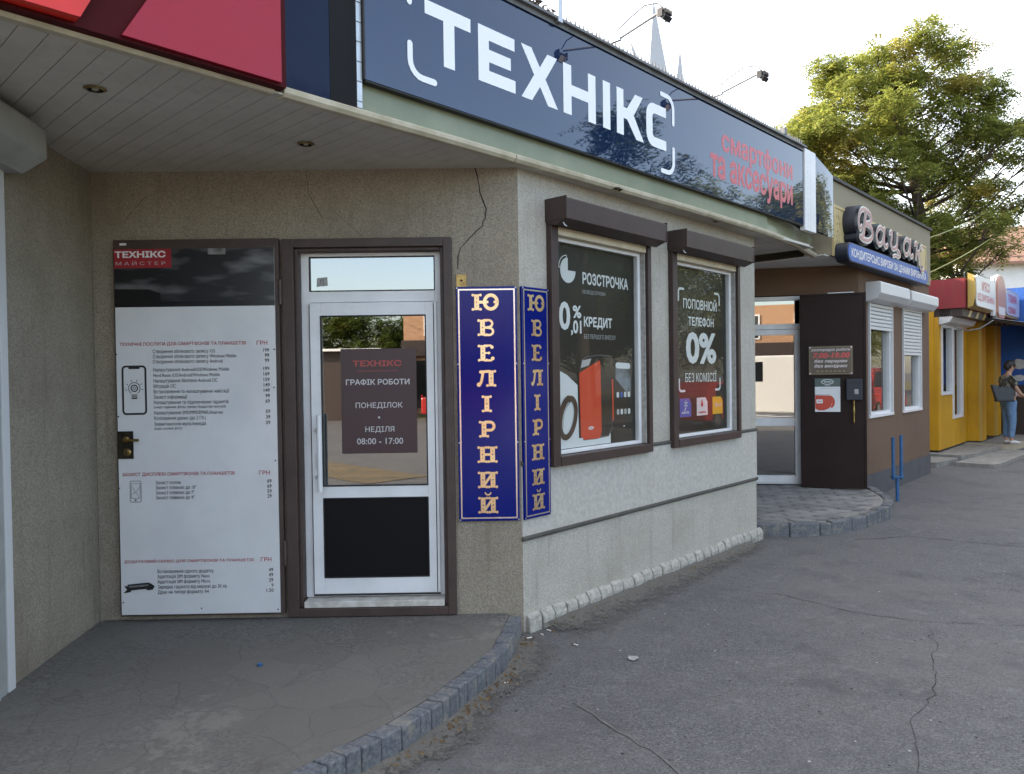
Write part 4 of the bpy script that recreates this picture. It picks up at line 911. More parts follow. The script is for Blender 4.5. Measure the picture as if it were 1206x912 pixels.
# blue jewellery signs either side of the corner
def jewel(name, label, loc, rot, x0, x1, lx0, lx1):
    t = thing(name, label, 'sign', loc, rot, 'blue and gold jewellery signs')
    b = MB('jewel_blue'); b.box(x0,x1,-0.022,-0.002,0.728,2.222); b.build('sign_board', t, bevel=0.003)
    b = MB('silver_line'); b.y = -0.0226; b.ribbon([(x0+.017,.748),(x1-.017,.748),(x1-.017,2.202),(x0+.017,2.202)],0.009,closed=True,m=None)
    for x in (x0+.007,x1-.007):
        for zz in (.737,1.23,1.73,2.213): b.disc(x,zz,.005,.005,'galv_metal',8)
    b.build('border_line', t)
    b = MB('gold'); b.y = -0.0226; b.step = -0.0001; H = 0.110; k = (lx1-lx0)/0.172; c = (lx0+lx1)/2
    def stem(x, z0, z1):
        b.rect(c+(x-.015)*k, c+(x+.015)*k, z0+.006, z1-.006)
        for zz in (z0+.010, z1-.010):
            for d in (-.024,.024): b.disc(c+(x+d)*k, zz, .0088*k, .0088, None, 12)
            b.rect(c+(x-.024)*k, c+(x+.024)*k, zz-.0045, zz+.0045)
        b.disc(c+x*k,(z0+z1)/2,.0045*k,.0045,'jewel_blue',8)
        for q_ in (-.024,.024): b.disc(c+x*k,(z0+z1)/2+q_,.003*k,.003,'jewel_blue',6)
    def rb(pts, w_=.018): b.ribbon([(c+p[0]*k,p[1]) for p in pts], w_)
    zs = [2.067-i*0.1615 for i in range(9)]
    for ch, z in zip('ЮВЕЛІРНИЙ', zs):
        z1 = z+H; m = z+H/2; b.y = -0.0226
        if ch == 'Ю':
            stem(-.055,z,z1); rb(arc(.035,m,.040,.044,0,360,24)[:-1]+[(.075,m)], .021); rb([(-.045,m),(-.01,m)],.018); b.disc(c+.012*k,m,.009*k,.009,None,10); b.disc(c+.06*k,m,.009*k,.009,None,10)
        elif ch == 'В':
            stem(-.02,z,z1); rb([(-.01,z1-.008),(.018,z1-.008)]+arc(.018,z1-.030,.024,.022,80,-80,8)+[(-.005,m)],.014); rb([(-.005,m)]+arc(.020,z+.030,.027,.023,80,-80,8)+[(-.01,z+.008)],.014)
        elif ch == 'Е':
            stem(-.02,z,z1); rb([(-.01,z1-.008),(.030,z1-.008)],.013); b.disc(c+.038*k,z1-.018,.011*k,.011,None,10); rb([(-.01,m),(.012,m)],.011); b.disc(c+.018*k,m,.009*k,.009,None,10); rb([(-.01,z+.008),(.032,z+.008)],.013); b.disc(c+.042*k,z+.020,.012*k,.012,None,10)
        elif ch == 'Л':
            stem(.030,z,z1); rb([(.02,z1-.010),(-.02,z1-.012),(-.028,m),(-.034,z+.03),(-.046,z+.012)],.017); b.disc(c-.048*k,z+.016,.014*k,.014,None,10); b.disc(c-.035*k,z1-.014,.011*k,.011,None,10)
        elif ch == 'І': stem(0,z,z1)
        elif ch == 'Р':
            stem(-.02,z,z1); rb([(-.01,z1-.010),(.018,z1-.010)]+arc(.018,z1-.036,.026,.026,80,-80,10)+[(.0,z1-.062)],.018)
        elif ch == 'Н': stem(-.032,z,z1); stem(.032,z,z1); rb([(-.02,m),(.02,m)],.016)
        else:
            stem(-.032,z,z1); stem(.032,z,z1); rb([(-.022,z+.024),(.022,z1-.024)],.016)
            if ch == 'Й': rb(arc(0,z1+.024,.017,.013,180,360,10),.009)
    b.build('lettering', t)
jewel('vertical_sign', 'blue vertical sign with gold letters on the front wall beside the white door', R0, PF, -0.402,-0.016,-0.302,-0.130)
jewel('vertical_sign', 'narrower looking blue vertical sign with gold letters round the corner beside the window', R0, PS, 0.002,0.268,0.056,0.222)
# ------------------------------------------------------------------ the bakery next door (street frame moved to its facade, n = +0.10)
BO = street(0, 0.10); bk = thing('bakery_building', 'brown rendered bakery with two half-shuttered windows and an open dark steel door', 'building', BO)
B = dict(parent=bk, rot=PS); bl = lambda s: s+7.142       # facade picks -> street s
S0, S1 = 6.335, 9.78
b = MB('brown_render'); wall_with_holes(b, S0, S1, 0.30, 2.98, 0.0, 0.25, [(6.69,7.79,1.06,2.72),(8.25,9.29,1.06,2.72)]); b.box(S1-0.25,S1,0.25,4.2,0.30,2.98); b.build('facade_wall', **B)
b = MB('plinth_grey'); b.box(S0-0.004,S1+0.004,-0.012,0.26,-0.02,0.305); b.box(S1-0.25,S1+0.004,0.26,4.2,-0.02,0.305); b.build('plinth', **B)
# entrance wall, turned to face down the street; local x from the facade corner towards the phone shop
EW = dict(parent=bk, loc=Vector((4.367,9.444,0))-BO, rot=math.atan2(-0.23,1.21))
b = MB('brown_render'); wall_with_holes(b, -1.95, 0.0, 0.0, 2.98, 0.0, 0.25, [(-1.40,-0.645,0.10,2.63)]); b.build('entrance_wall', **EW)
b = MB('pvc_white'); frame_rect(b, -1.40,-0.645,0.21,2.62,0.055,0.03,0.11, wr=0.05); b.box(-1.345,-0.695,0.032,0.108,2.20,2.27); frame_rect(b, -1.345,-0.70,0.23,2.195,0.068,0.015,0.09, wb=0.09); b.box(-1.277,-0.768,0.02,0.085,0.96,1.06)
b.box(-0.69,-0.648,0.005,0.03,0.2,2.61,'cream_metal')
gd = b.build('glazed_door', bevel=0.003, **EW)
b = MB('door_glass'); b.sheet(-1.277,-0.768,0.05,1.06,2.127); b.sheet(-1.277,-0.768,0.05,0.32,0.96); b.build('glass_pane', gd)
b = MB('transom_glass'); b.sheet(-1.345,-0.70,0.05,2.27,2.565); b.build('transom_pane', gd)
b = MB('shop_interior'); b.box(-1.9,0.0,2.4,2.42,0.0,2.98); b.box(-1.9,0.0,0.26,2.4,0.10,0.12); b.build('interior', **EW)
# dark steel door folded back over the corner
la, lb_ = Vector((3.655,9.458,0)), Vector((4.40,9.21,0)); ld = (lb_-la); LR = math.atan2(ld.y, ld.x)
L = dict(parent=bk, loc=la-BO, rot=LR)
b = MB('dark_leaf_brown'); b.box(-0.02,0.735,-0.025,0.025,0.20,2.615); frame_rect(b, -0.02,0.735,0.20,2.615,0.03,-0.031,-0.025); b.box(0.3,0.6,-0.02,0.0,2.616,2.63,'galv_metal')
sd2 = b.build('steel_door', bevel=0.003, **L)
b = MB('plate_bronze'); b.box(0.075,0.582,-0.045,-0.034,1.61,1.966); b.y = -0.0456
b.ribbon([(0.088,1.622),(0.57,1.622),(0.57,1.954),(0.088,1.954)],0.006,'plate_olive',closed=True)
b.text('розпорядок роботи',0.105,0.555,1.895,1.94,'plate_text',0.02,0.25); b.text('7.00-19.00',0.12,0.55,1.815,1.885,'plate_red',0.05,0.2); b.text('без перерви',0.14,0.52,1.752,1.80,'plate_text',0.03,0.25); b.text('без вихідних',0.14,0.525,1.693,1.742,'plate_text',0.03,0.25)
for i in range(7): b.disc(0.18+i*0.05,1.655,0.018,0.010,'plate_olive',8)
for x in (0.092,0.565):
    for zz in (1.627,1.949): b.disc(x,zz,0.010,0.010,'galv_metal',8)
b.build('hours_plate', sd2, bevel=0.002)
b = MB('poster_paper'); b.box(0.145,0.437,-0.036,-0.032,1.15,1.565); b.y = -0.0366; b.rect(0.145,0.437,1.462,1.565,'poster_green')
b.ribbon(arc(0.29,1.522,0.068,0.03,0,360,20)[:-1],0.007,'poster_paper',closed=True); b.ribbon([(0.245,1.525),(0.255,1.535),(0.262,1.515),(0.275,1.53),(0.285,1.515),(0.30,1.532),(0.31,1.512),(0.325,1.53),(0.335,1.515)],0.005,'poster_paper'); b.rect(0.26,0.32,1.472,1.478,'print_dim')
b.rect(0.20,0.40,1.437,1.441,'print_dim'); b.poly([(0.148,1.355)]+[(0.34,1.35),(0.345,1.26),(0.31,1.195),(0.25,1.168),(0.19,1.168),(0.148,1.19)],'cup_red'); b.ribbon(arc(0.325,1.27,0.035,0.06,80,-70,10),0.028,'cup_red'); b.ribbon([(0.15,1.362),(0.315,1.36)],0.012,'print_dim'); b.rect(0.16,0.235,1.255,1.305,'poster_paper'); b.rect(0.175,0.22,1.277,1.284,'cup_red')
b.build('poster', sd2)
b = MB('mailbox_navy'); b.box(0.502,0.682,-0.10,-0.032,1.30,1.556); b.box(0.59,0.635,-0.103,-0.1,1.37,1.43,'sticker_grey'); b.box(0.515,0.67,-0.103,-0.1,1.505,1.515,'black_rubber'); b.build('letter_box', sd2, bevel=0.004)
b = MB('brass'); b.tube([(0.585,-0.032,1.265),(0.585,-0.085,1.265)],0.009,8); b.tube([(0.585,-0.032,1.045),(0.585,-0.085,1.045)],0.009,8); b.tube([(0.585,-0.085,1.02),(0.585,-0.085,1.10),(0.585,-0.085,1.16),(0.585,-0.085,1.22),(0.585,-0.085,1.29)],[.011,.009,.014,.009,.011],10); b.build('door_handle', sd2)
def bwindow(x0, x1, zsh, bx0, bx1, zb0, zb1):
    wn = MB('pvc_white'); frame_rect(wn, x0,x1,1.055,2.62,0.05,0.01,0.10, wr=0.075); wn.box(x0-0.02,x1+0.02,-0.02,0.01,1.035,1.075); wn = wn.build('window', bevel=0.003, **B)
    b = MB('window_glass'); b.sheet(x0+0.05,x1-0.075,0.055,1.10,2.57); b.build('glass_pane', wn)
    b = MB('shutter_white'); b.prism([(-0.002,zb0-0.03),(-0.13,zb0),(-0.19,zb0+0.07),(-0.19,zb1-0.02),(-0.17,zb1),(-0.002,zb1)], bx0, bx1); b.build('shutter_box', wn, bevel=0.004)
    b = MB('shutter_white'); z = zsh
    while z < 2.6: b.prism([(0.0,z),(-0.012,z+0.008),(-0.012,z+0.038),(0.0,z+0.046)], x0+0.03, x1-0.03); z += 0.05
    b.box(x0,x0+0.03,-0.02,0.008,1.06,2.60); b.box(x1-0.03,x1,-0.02,0.008,1.06,2.60); b.build('roller_shutter', wn)
    b = MB('grey_fabric')
    for i in range(4): b.box(x0+0.10+i*0.06,x0+0.14+i*0.06,0.3,0.31,1.1,2.6)
    b.box(x0+0.55,x1-0.1,0.32,0.34,1.1,2.6); b.build('blind', wn)
    b = MB('shop_interior'); b.box(x0-0.05,x1+0.05,0.9,0.92,0.9,2.8); b.build('backing', wn)
bwindow(6.72,7.755,2.19,6.60,7.93,2.57,2.79); bwindow(8.27,9.27,1.87,8.05,9.55,2.57,2.78)
b = MB('olive_render'); b.box(5.34,9.80,-0.02,0.3,2.995,3.86); b.box(9.5,9.80,0.3,4.2,2.995,3.86); b.build('fascia', **B)
b = MB('roof_dark'); b.box(5.32,9.83,-0.05,4.2,3.862,3.90); b.build('roof', bevel=0.004, **B)
b = MB('olive_render'); b.box(5.0,19.5,5.2,9.0,0.0,6.0); b.build('unseen_sun_block', **B)  # unseen mass added behind the bakery to block the sun from the kiosk
b = MB('wall_white'); b.box(5.2,6.6,0.02,3.0,2.984,2.992); b.build('porch_ceiling', **B)
# raised bakery sign
vs_ = thing('bakery_sign', 'cream sign board with big pinkish script letters over a blue lozenge plate', 'sign', street(0,0.12), PS)
b = MB('sign_yellow_board'); b.box(5.335,9.43,-0.022,-0.002,2.985,3.57)
frame_rect(b, 5.335,9.43,2.985,3.575,0.03,-0.03,-0.022); 
for i in range(26): x = 5.42+random.uniform(0,0.14); zz = random.uniform(3.05,3.5); b.box(x,x+0.006,-0.0235,-0.022,zz,zz+random.uniform(.01,.04),'dark_moulding')
b.build('backing_board', vs_)
b = MB('bakery_dark'); pl = rrect(5.335+0.0,8.90,2.91,3.135,0.11,8)
pl = [(x+0.0,z) for x,z in pl]; b.plate(pl, -0.17, -0.03); b.build('plate_box', vs_, bevel=0.006)
b = MB('bakery_blue'); b.plate([(5.36+(x-5.335)*0.986, 2.922+(z-2.91)*0.89) for x,z in pl], -0.176, -0.1705); b.y = -0.1765; b.text('КОНДИТЕРСЬКІ ВИРОБИ ЗА ЦІНАМИ ВИРОБНИКА',5.47,8.78,2.955,3.075,'bakery_white',0.02); b.build('plate_face', vs_)
# script letters В а ц а к as brush strokes: dark deep box, white edge, pink face
X_ = lambda u: 5.63+u*2.90; strokes = []
def st(pts, w_): strokes.append(([(X_(p[0]), 3.175+p[1]*0.92) for p in pts], w_))
st([(.055,.20),(.035,.16),(.02,.22),(.025,.33),(.06,.42),(.12,.43),(.165,.40),(.18,.345),(.155,.29),(.10,.255)],.075); st([(.11,.42),(.095,.28),(.08,.13),(.055,.06)],.095); st([(.10,.255),(.165,.245),(.195,.18),(.185,.11),(.14,.05),(.07,.04),(.035,.06)],.08)
def aa(u): st([(u+.10,.27),(u+.055,.295),(u+.015,.24),(u,.14),(u+.02,.07),(u+.05,.06),(u+.085,.12),(u+.115,.28)],.068); st([(u+.115,.30),(u+.105,.15),(u+.11,.08),(u+.135,.06),(u+.155,.09)],.075)
aa(.25)
st([(.44,.27),(.465,.30),(.475,.25),(.46,.14),(.475,.075),(.515,.08),(.555,.15)],.07); st([(.565,.30),(.55,.15),(.555,.07),(.585,.05),(.60,.02)],.075); st([(.60,.02),(.575,-.02),(.53,-.01),(.49,-.035)],.05)
aa(.66)
st([(.85,.27),(.88,.30),(.885,.22),(.87,.06)],.075); st([(.885,.16),(.93,.19),(.955,.26),(.985,.29),(1.0,.26)],.06); st([(.915,.17),(.94,.08),(.955,-.05),(.985,-.10),(1.015,-.085),(1.02,-.05)],.065)
bd = MB('bakery_dark'); bw = MB('bakery_white'); bp_ = MB('bakery_pink'); bd.y = -0.16; bw.y = -0.190; bp_.y = -0.196; bd.step = bw.step = bp_.step = -0.0004
for pts, w_ in strokes:
    q = smooth_poly(pts, 4); y0 = bd.y; k0 = len(bd.v); f0 = len(bd.f)
    w_ *= 0.66; bd.ribbon(q, w_+0.06)
    nv = len(bd.v)-k0
    for v in bd.v[k0:k0+nv]: bd.v.append((v[0], -0.02, v[2])); 
    n = len(q)
    for i in range(n-1):
        for a in (0,1): bd.f.append((k0+2*i+a, k0+2*i+2+a, k0+nv+2*i+2+a, k0+nv+2*i+a)); bd.mi.append(0)
    for c0 in (2*n, 2*n+7):
        for i in range(6): bd.f.append((k0+c0+i,k0+c0+i+1,k0+nv+c0+i+1,k0+nv+c0+i)); bd.mi.append(0)
    bw.ribbon(q, w_+0.022); bp_.ribbon(q, w_-0.012)
bd.build('letter_boxes', vs_); bw.build('letter_edges', vs_); bp_.build('lettering', vs_)
b = MB('blue_pole'); p0 = Vector((4.866,9.5,0)); ax = Vector((0.93,0.36,0)).normalized()*0.068
b.tube([p0,p0+Vector((0,0,0.30))],0.022,10); b.tube([p0-ax+Vector((0,0,0.81)),p0-ax+Vector((0,0,0.27))],0.020,10); b.tube([p0+ax+Vector((0,0,0.83)),p0+ax+Vector((0,0,0.27))],0.020,10)
q = ax.normalized(); nrm = Vector((-q.y,q.x,0))*0.03
c = [p0-ax*1.25-nrm, p0+ax*1.25-nrm, p0+ax*1.25+nrm, p0-ax*1.25+nrm]; b.add([(v.x,v.y,0.295) for v in c]+[(v.x,v.y,0.315) for v in c],[(3,2,1,0),(4,5,6,7),(0,1,5,4),(1,2,6,5),(2,3,7,6),(3,0,4,7)])
tag(b.build('forked_post', smooth=False), 'blue painted steel post forking into two uprights before the bakery', 'post')

# ------------------------------------------------------------------ kiosks further on
KOr = street(0,0); K_ = thing('yellow_kiosk', 'yellow ribbed kiosk with dark red ribbed top box and tall narrow windows', 'kiosk', KOr, PS); Kp = dict(parent=K_)
b = MB('kiosk_yellow'); wall_with_holes(b, 11.875,14.34,0.17,2.62,0.225,0.30,[(12.05,12.90,1.18,2.5),(12.95,13.80,0.70,2.5)]); b.box(14.34,16.9,0.28,0.35,0.17,2.62); b.build('front_wall', **Kp)
b = MB('kiosk_yellow_side'); b.box(11.865,11.95,0.30,2.8,0.17,2.76); b.build('side_wall', **Kp)
for s0, l in ((14.36,0.5),(16.0,0.55)):
    b = MB('kiosk_yellow_side'); b.box(s0,s0+l,-0.01,0.34,0.17,2.62); b.box(s0-0.006,s0+0.05,-0.016,0.03,0.17,2.62,'kiosk_gold'); b.build('pilaster', **Kp)
b = MB('black_rubber'); b.box(11.88,14.4,0.235,2.8,0.10,0.17); b.box(14.38,16.6,0.0,0.5,0.148,0.17); b.build('base', **Kp)
for x0,x1,z0 in ((12.05,12.90,1.18),(12.95,13.80,0.70)):
    wn = MB('pvc_white'); frame_rect(wn,x0,x1,z0,2.5,0.06,0.20,0.30,wr=0.1); wn = wn.build('window', **Kp)
    b = MB('window_glass'); b.sheet(x0+.06,x1-.1,0.25,z0+.06,2.44); b.build('glass_pane', wn)
    b = MB('kiosk_gold'); b.box(x0+.2,x1-.25,0.33,0.335,z0+.15,1.7,'poster_orange' if z0 < 1 else 'kiosk_brown'); b.y = 0.329; 
    if z0 > 1: b.text('ЦІНИ',x0+.25,x0+.55,1.55,1.72,'kiosk_sign_red',0.05)
    else: b.ribbon([(x0+.32,z0+.25),(x0+.45,z0+.6),(x0+.36,z0+.95)],0.1,'kiosk_gold')
    b.build('window_poster', wn)
    b = MB('shop_interior'); b.box(x0-.05,x1+.05,0.5,0.52,z0-.1,2.6); b.build('backing', wn)
b = MB('kiosk_red'); b.box(11.868,16.9,-0.20,2.8,2.765,3.30); b.build('top_box', **Kp)
b = MB('kiosk_brown'); b.box(11.9,16.9,-0.16,0.3,2.62,2.763)
for i in range(7): s_ = 12.3+i*0.66; b.plate([(s_,2.622),(s_+.2,2.622),(s_+.42,2.76),(s_+.22,2.76)],-0.166,-0.161,'kiosk_gold')
b.build('valance', **Kp)
b = MB('shutter_white'); b.prism([(0.225,2.48),(0.05,2.52),(0.0,2.60),(0.0,2.745),(0.225,2.745)],11.9,13.95); b.build('shutter_box', bevel=0.004, **Kp)
b = MB('shutter_white'); b.prism([(0.6,3.30),(0.6,3.40),(1.0,3.46),(1.6,3.46),(1.9,3.30)],11.95,12.9); b.box(12.05,12.25,0.58,0.6,3.32,3.38,'black_rubber'); b.box(11.945,11.95,0.9,1.1,3.33,3.40,'black_rubber'); b.box(11.945,11.95,1.25,1.45,3.33,3.40,'black_rubber'); b.build('roof_unit', **Kp)
b = MB('awning_grey'); pts = [(13.9,0.0,2.66),(17.2,0.0,2.66),(17.2,-1.05,2.30),(13.9,-1.05,2.44)]; vs = []
n = 24
for i in range(n+1):
    t = i/n; s_ = 13.9+3.3*t; z1 = 2.50-0.16*t+0.015*math.sin(t*40)
    vs += [(s_,-0.0,2.70),(s_,-0.5,2.62+0.01*math.sin(t*31)),(s_,-1.05,z1),(s_,-1.06,z1-0.14-0.03*(i%2)),(s_,-1.04,z1-0.14-0.03*(i%2)),(s_,-1.03,z1-0.02),(s_,-0.5,2.60),(s_,0.0,2.68)]
b.add(vs,[(8*i+k,8*i+8+k,8*i+9+k,8*i+k+1) for i in range(n) for k in range(7)]); b.build('awning', **Kp)
b = MB('awning_grey'); b.tube([(11.95,-0.02,2.42),(12.6,-0.10,2.38),(13.2,-0.2,2.44),(13.9,-0.3,2.62)],0.012,6); b.build('awning_arm', **Kp)
ks = thing('kiosk_sign', 'white bulging sign with gold rim and two rows of dark red capitals on the kiosk', 'sign', KOr, PS)
prof = [(-0.22,2.76),(-0.30,2.80),(-0.335,2.95),(-0.345,3.08),(-0.335,3.22),(-0.30,3.36),(-0.22,3.40)]
b = MB('kiosk_gold'); b.prism(prof,12.0,13.85); b.build('sign_box', ks)
b = MB('kiosk_sign_white'); b.plate(rrect(12.06,13.79,2.80,3.36,0.06),-0.354,-0.335); b.build('sign_face', ks)
b = MB('kiosk_sign_red'); b.y = -0.3545; b.text("М'ЯСО",12.5,13.25,3.10,3.28,None,0.03); b.text('ВІД ВИРОБНИКА',12.12,13.70,2.88,3.04,None,0.03); b.build('lettering', ks)
b = MB('sausage_pink'); q = arc(14.62,3.30,0.42,0.26,0,180,16)+[(14.20,2.80),(14.35,2.70),(14.9,2.70),(15.04,2.80)]; b.plate(q,-0.335,-0.22); b.plate([(14.62+(x-14.62)*1.12, 3.1+(z-3.1)*1.06) for x,z in q],-0.30,-0.23,'kiosk_sign_white'); b.plate([(14.3,2.76),(14.95,2.76),(14.98,2.92),(14.27,2.92)],-0.34,-0.335,'kiosk_sign_white')
b.box(14.0,14.19,-0.29,-0.24,2.72,3.5,'kiosk_sign_white')
tag(b.build('arched_sign', loc=KOr, rot=PS), 'round-topped pinkish sign with white rim between the two kiosk signs', 'sign')
k3 = thing('kiosk_sign', 'pale blue-white rounded sign with two red words before the blue kiosk', 'sign', KOr, PS)
b = MB('kiosk_gold'); b.plate(rrect(15.36,17.08,2.78,3.36,0.1),-0.28,-0.20); b.build('sign_box', k3)
b = MB('kiosk_sign_blue'); b.plate(rrect(15.42,17.04,2.82,3.33,0.1),-0.30,-0.281); b.build('sign_face', k3)
b = MB('kiosk_sign_red'); b.y = -0.302; b.text('ТОВАРИ',15.62,16.62,3.09,3.27,None,0.03); b.text('СЕЖКИ',15.62,16.5,2.86,3.0,None,0.03); b.build('lettering', k3)
b = MB('step_concrete'); b.slab([(p[0],p[1]) for p in [(11.6,0.9),(11.62,-0.18),(12.1,-0.30),(13.9,-0.42),(14.0,0.9)]][::-1],-0.02,0.13)
b.slab([(14.05,0.9),(14.0,-0.50),(16.95,-0.80),(16.95,0.9)][::-1],-0.02,0.148,'step_concrete','step_tile')
b.slab([(11.0,-0.20),(11.0,-0.78),(11.25,-0.84),(13.8,-0.95),(13.98,-0.52),(13.88,-0.44)][::-1],-0.02,0.065)
b.slab([(10.6,0.9),(10.6,-0.02),(11.58,-0.14),(11.58,0.9)][::-1],-0.02,0.085)
tag(b.build('kiosk_steps', loc=KOr, rot=PS, bevel=0.01), kind='structure')
bkk = thing('blue_kiosk', 'blue ribbed kiosk with dark brown lower panels and torn paper notices', 'kiosk', KOr, PS)
b = MB('kiosk_blue'); b.box(17.1,22,-1.2,3.0,1.28,3.52); b.build('upper_wall', bkk)
b = MB('kiosk_brown'); b.box(17.12,22,-1.18,3.0,0.0,1.28); b.build('lower_wall', bkk)
b = MB('paper_white')
for y, z, w_, h in [(-0.28,1.75,0.30,0.24),(-0.30,1.44,0.26,0.14),(-0.20,1.30,0.12,0.1),(-0.62,1.6,0.2,0.2),(-0.5,1.22,0.12,0.12)]:
    q = [(y+w_*(0.5*math.cos(R(a))+random.uniform(-.06,.06)), z+h*(0.5*math.sin(R(a))+random.uniform(-.06,.06))) for a in (45,80,100,135,180,225,270,315,360)]
    b.add([(17.094,p[0],p[1]) for p in q],[tuple(range(len(q)))])
b.build('notice', bkk)

# ------------------------------------------------------------------ the woman waiting by the kiosk
def skin_mesh(chains, sub=2):
    me = bpy.data.meshes.new('tmp'); vs = []; es = []; rs = []; ix = {}
    for ch in chains:
        prev = None
        for p in ch:
            key = tuple(round(c, 4) for c in p[:3])
            if key not in ix: ix[key] = len(vs); vs.append(key); rs.append((p[3], p[4] if len(p) > 4 else p[3]))
            if prev is not None: es.append((prev, ix[key]))
            prev = ix[key]
    me.from_pydata(vs, es, []); o = bpy.data.objects.new('tmp', me); COL.objects.link(o)
    o.modifiers.new('skin', 'SKIN'); s_ = o.modifiers.new('sub', 'SUBSURF'); s_.levels = sub; s_.render_levels = sub
    sv = me.skin_vertices[0].data
    for i, r_ in enumerate(rs): sv[i].radius = r_
    sv[0].use_root = True
    dg = bpy.context.evaluated_depsgraph_get(); e = o.evaluated_get(dg); m = e.to_mesh()
    out = ([tuple(v.co) for v in m.vertices], [tuple(p.vertices) for p in m.polygons]); e.to_mesh_clear(); bpy.data.objects.remove(o); bpy.data.meshes.remove(me); return out
# local x = the way she faces, y = her left, z up; head slightly bowed
ps = thing('person', 'woman with short dark hair in jeans and patterned top, holding her hands before her', 'person', (9.93,15.03,0.15), R(-6))
body = MB('skin'); vs, fs = skin_mesh([
 [(0.0,0,0.86,.125,.15),(0.0,0,1.0,.115,.14),(-.01,0,1.18,.12,.155),(-.02,0,1.32,.10,.15),(0.0,0,1.40,.05,.055),(.03,0,1.455,.048,.048),(.055,0,1.53,.083,.07),(.05,0,1.60,.075,.068)],
 [(-.02,0,1.32,.10,.15),(-.02,.17,1.31,.05,.05),(.02,.215,1.14,.043,.043),(.13,.19,1.0,.036,.036),(.27,.07,.955,.026,.026),(.33,.045,.945,.030,.018)],
 [(-.02,0,1.32,.10,.15),(-.02,-.17,1.31,.05,.05),(.02,-.215,1.14,.043,.043),(.13,-.19,1.0,.036,.036),(.27,-.07,.95,.026,.026),(.33,-.03,.935,.030,.018)],
 [(0.0,0,0.86,.125,.15),(0.0,.085,.78,.085,.085),(.02,.09,.46,.055,.055),(.0,.09,.10,.035,.035),(.01,.09,.05,.035,.035)],
 [(0.0,0,0.86,.125,.15),(0.0,-.085,.78,.085,.085),(.03,-.09,.46,.055,.055),(.01,-.09,.10,.035,.035),(.02,-.09,.05,.035,.035)]])
body.add(vs, fs)
for sy in (1,-1):      # fingers, nose, ears
    for k in range(4): body.tube([(.335,sy*(.045-.012*k),.945-.008*k),(.365,sy*(.03-.012*k),.93-.01*k),(.372,sy*(.015-.010*k),.912-.01*k)],[.009,.008,.006],6)
    body.tube([(.31,sy*.05,.955),(.335,sy*.025,.965),(.35,sy*.008,.958)],[.010,.009,.007],6); body.ball((.035,sy*.077,1.545),.018,None,8,5,(1,.4,1.5))
body.tube([(.128,0,1.565),(.152,0,1.535),(.135,0,1.528)],[.010,.015,.012],6)
body.build('body', ps, smooth=True)
b = MB('hair'); b.ball((.035,0,1.585),.098,None,14,10,(1.03,.92,1.0)); b.ball((-.02,0,1.55),.075,None,12,8,(.8,1,1.1)); b.ball((.085,0,1.645),.05,None,10,6,(1,1.2,.6)); b.build('hair', ps, smooth=True)
for sy in (1,-1):
    b = MB('black_rubber'); b.ball((.128,sy*.028,1.558),.008,None,8,5); b.build('eye', ps)
b = MB('sausage_pink'); b.add([(.132,-.022,1.497),(.132,.022,1.497),(.130,.02,1.492),(.130,-.02,1.492)],[(0,1,2,3)]); b.build('mouth', ps)
b = MB('shirt'); vs, fs = skin_mesh([[(0.0,0,0.90,.14,.165),(0.0,0,1.03,.135,.16),(-.005,0,1.18,.14,.17),(-.02,0,1.32,.115,.16),(-.005,0,1.385,.07,.09)],[(-.02,0,1.32,.115,.16),(-.02,.175,1.31,.068,.068),(.015,.22,1.14,.062,.062)],[(-.02,0,1.32,.115,.16),(-.02,-.175,1.31,.068,.068),(.015,-.22,1.14,.062,.062)]]); b.add(vs,fs); b.build('shirt', ps, smooth=True)
b = MB('tee_white'); vs, fs = skin_mesh([[(.03,0,0.88,.125,.13),(.035,0,1.05,.128,.12),(.045,0,1.2,.125,.12),(.03,0,1.34,.085,.09)]]); b.add(vs,fs); b.build('tee', ps, smooth=True)
b = MB('denim'); vs, fs = skin_mesh([[(0.0,0,0.95,.13,.16),(0.0,0,0.86,.145,.17),(0.0,.085,.76,.105,.10),(.02,.09,.46,.075,.075),(.0,.09,.17,.058,.058),(.0,.09,.13,.062,.062)],[(0.0,0,0.86,.145,.17),(0.0,-.085,.76,.105,.10),(.03,-.09,.46,.075,.075),(.01,-.09,.17,.058,.058),(.01,-.09,.13,.062,.062)]]); b.add(vs,fs); b.build('jeans', ps, smooth=True)
for sy, dx in ((1,0),(-1,.015)):
    b = MB('shoe'); vs, fs = skin_mesh([[(-.05+dx,sy*.09,.045,.042,.042),(.03+dx,sy*.09,.045,.048,.045),(.11+dx,sy*.09,.034,.045,.034),(.17+dx,sy*.09,.026,.036,.026)]]); b.add(vs,fs); b.build('shoe', ps, smooth=True)
bag = thing('shoulder_bag', 'dark grey tote bag hanging on the arm of the waiting woman', 'bag', (9.71,15.05,0.17), R(-6))
b = MB('bag_grey'); b.add([(-.17,-.25,.87),(.16,-.25,.85),(.20,-.25,1.10),(-.26,-.25,1.18),(-.17,-.34,.87),(.16,-.34,.85),(.18,-.31,1.10),(-.24,-.31,1.18)],[(0,1,2,3),(7,6,5,4),(0,4,5,1),(1,5,6,2),(2,6,7,3),(3,7,4,0)]); b.build('bag_body', bag, bevel=0.02)
b = MB('bag_black'); b.box(-.175,.165,-.348,-.242,.84,.885); b.build('bag_base', bag, bevel=0.012)
for y in (-.325,-.242): 
    b = MB('bag_black'); b.tube([(-.10,y,1.13),(.02,y+.02,1.26),(.15,-.215,1.345),(.19,y+.02,1.27),(.15,y,1.08)],0.011,6); b.build('bag_strap', bag, smooth=True)

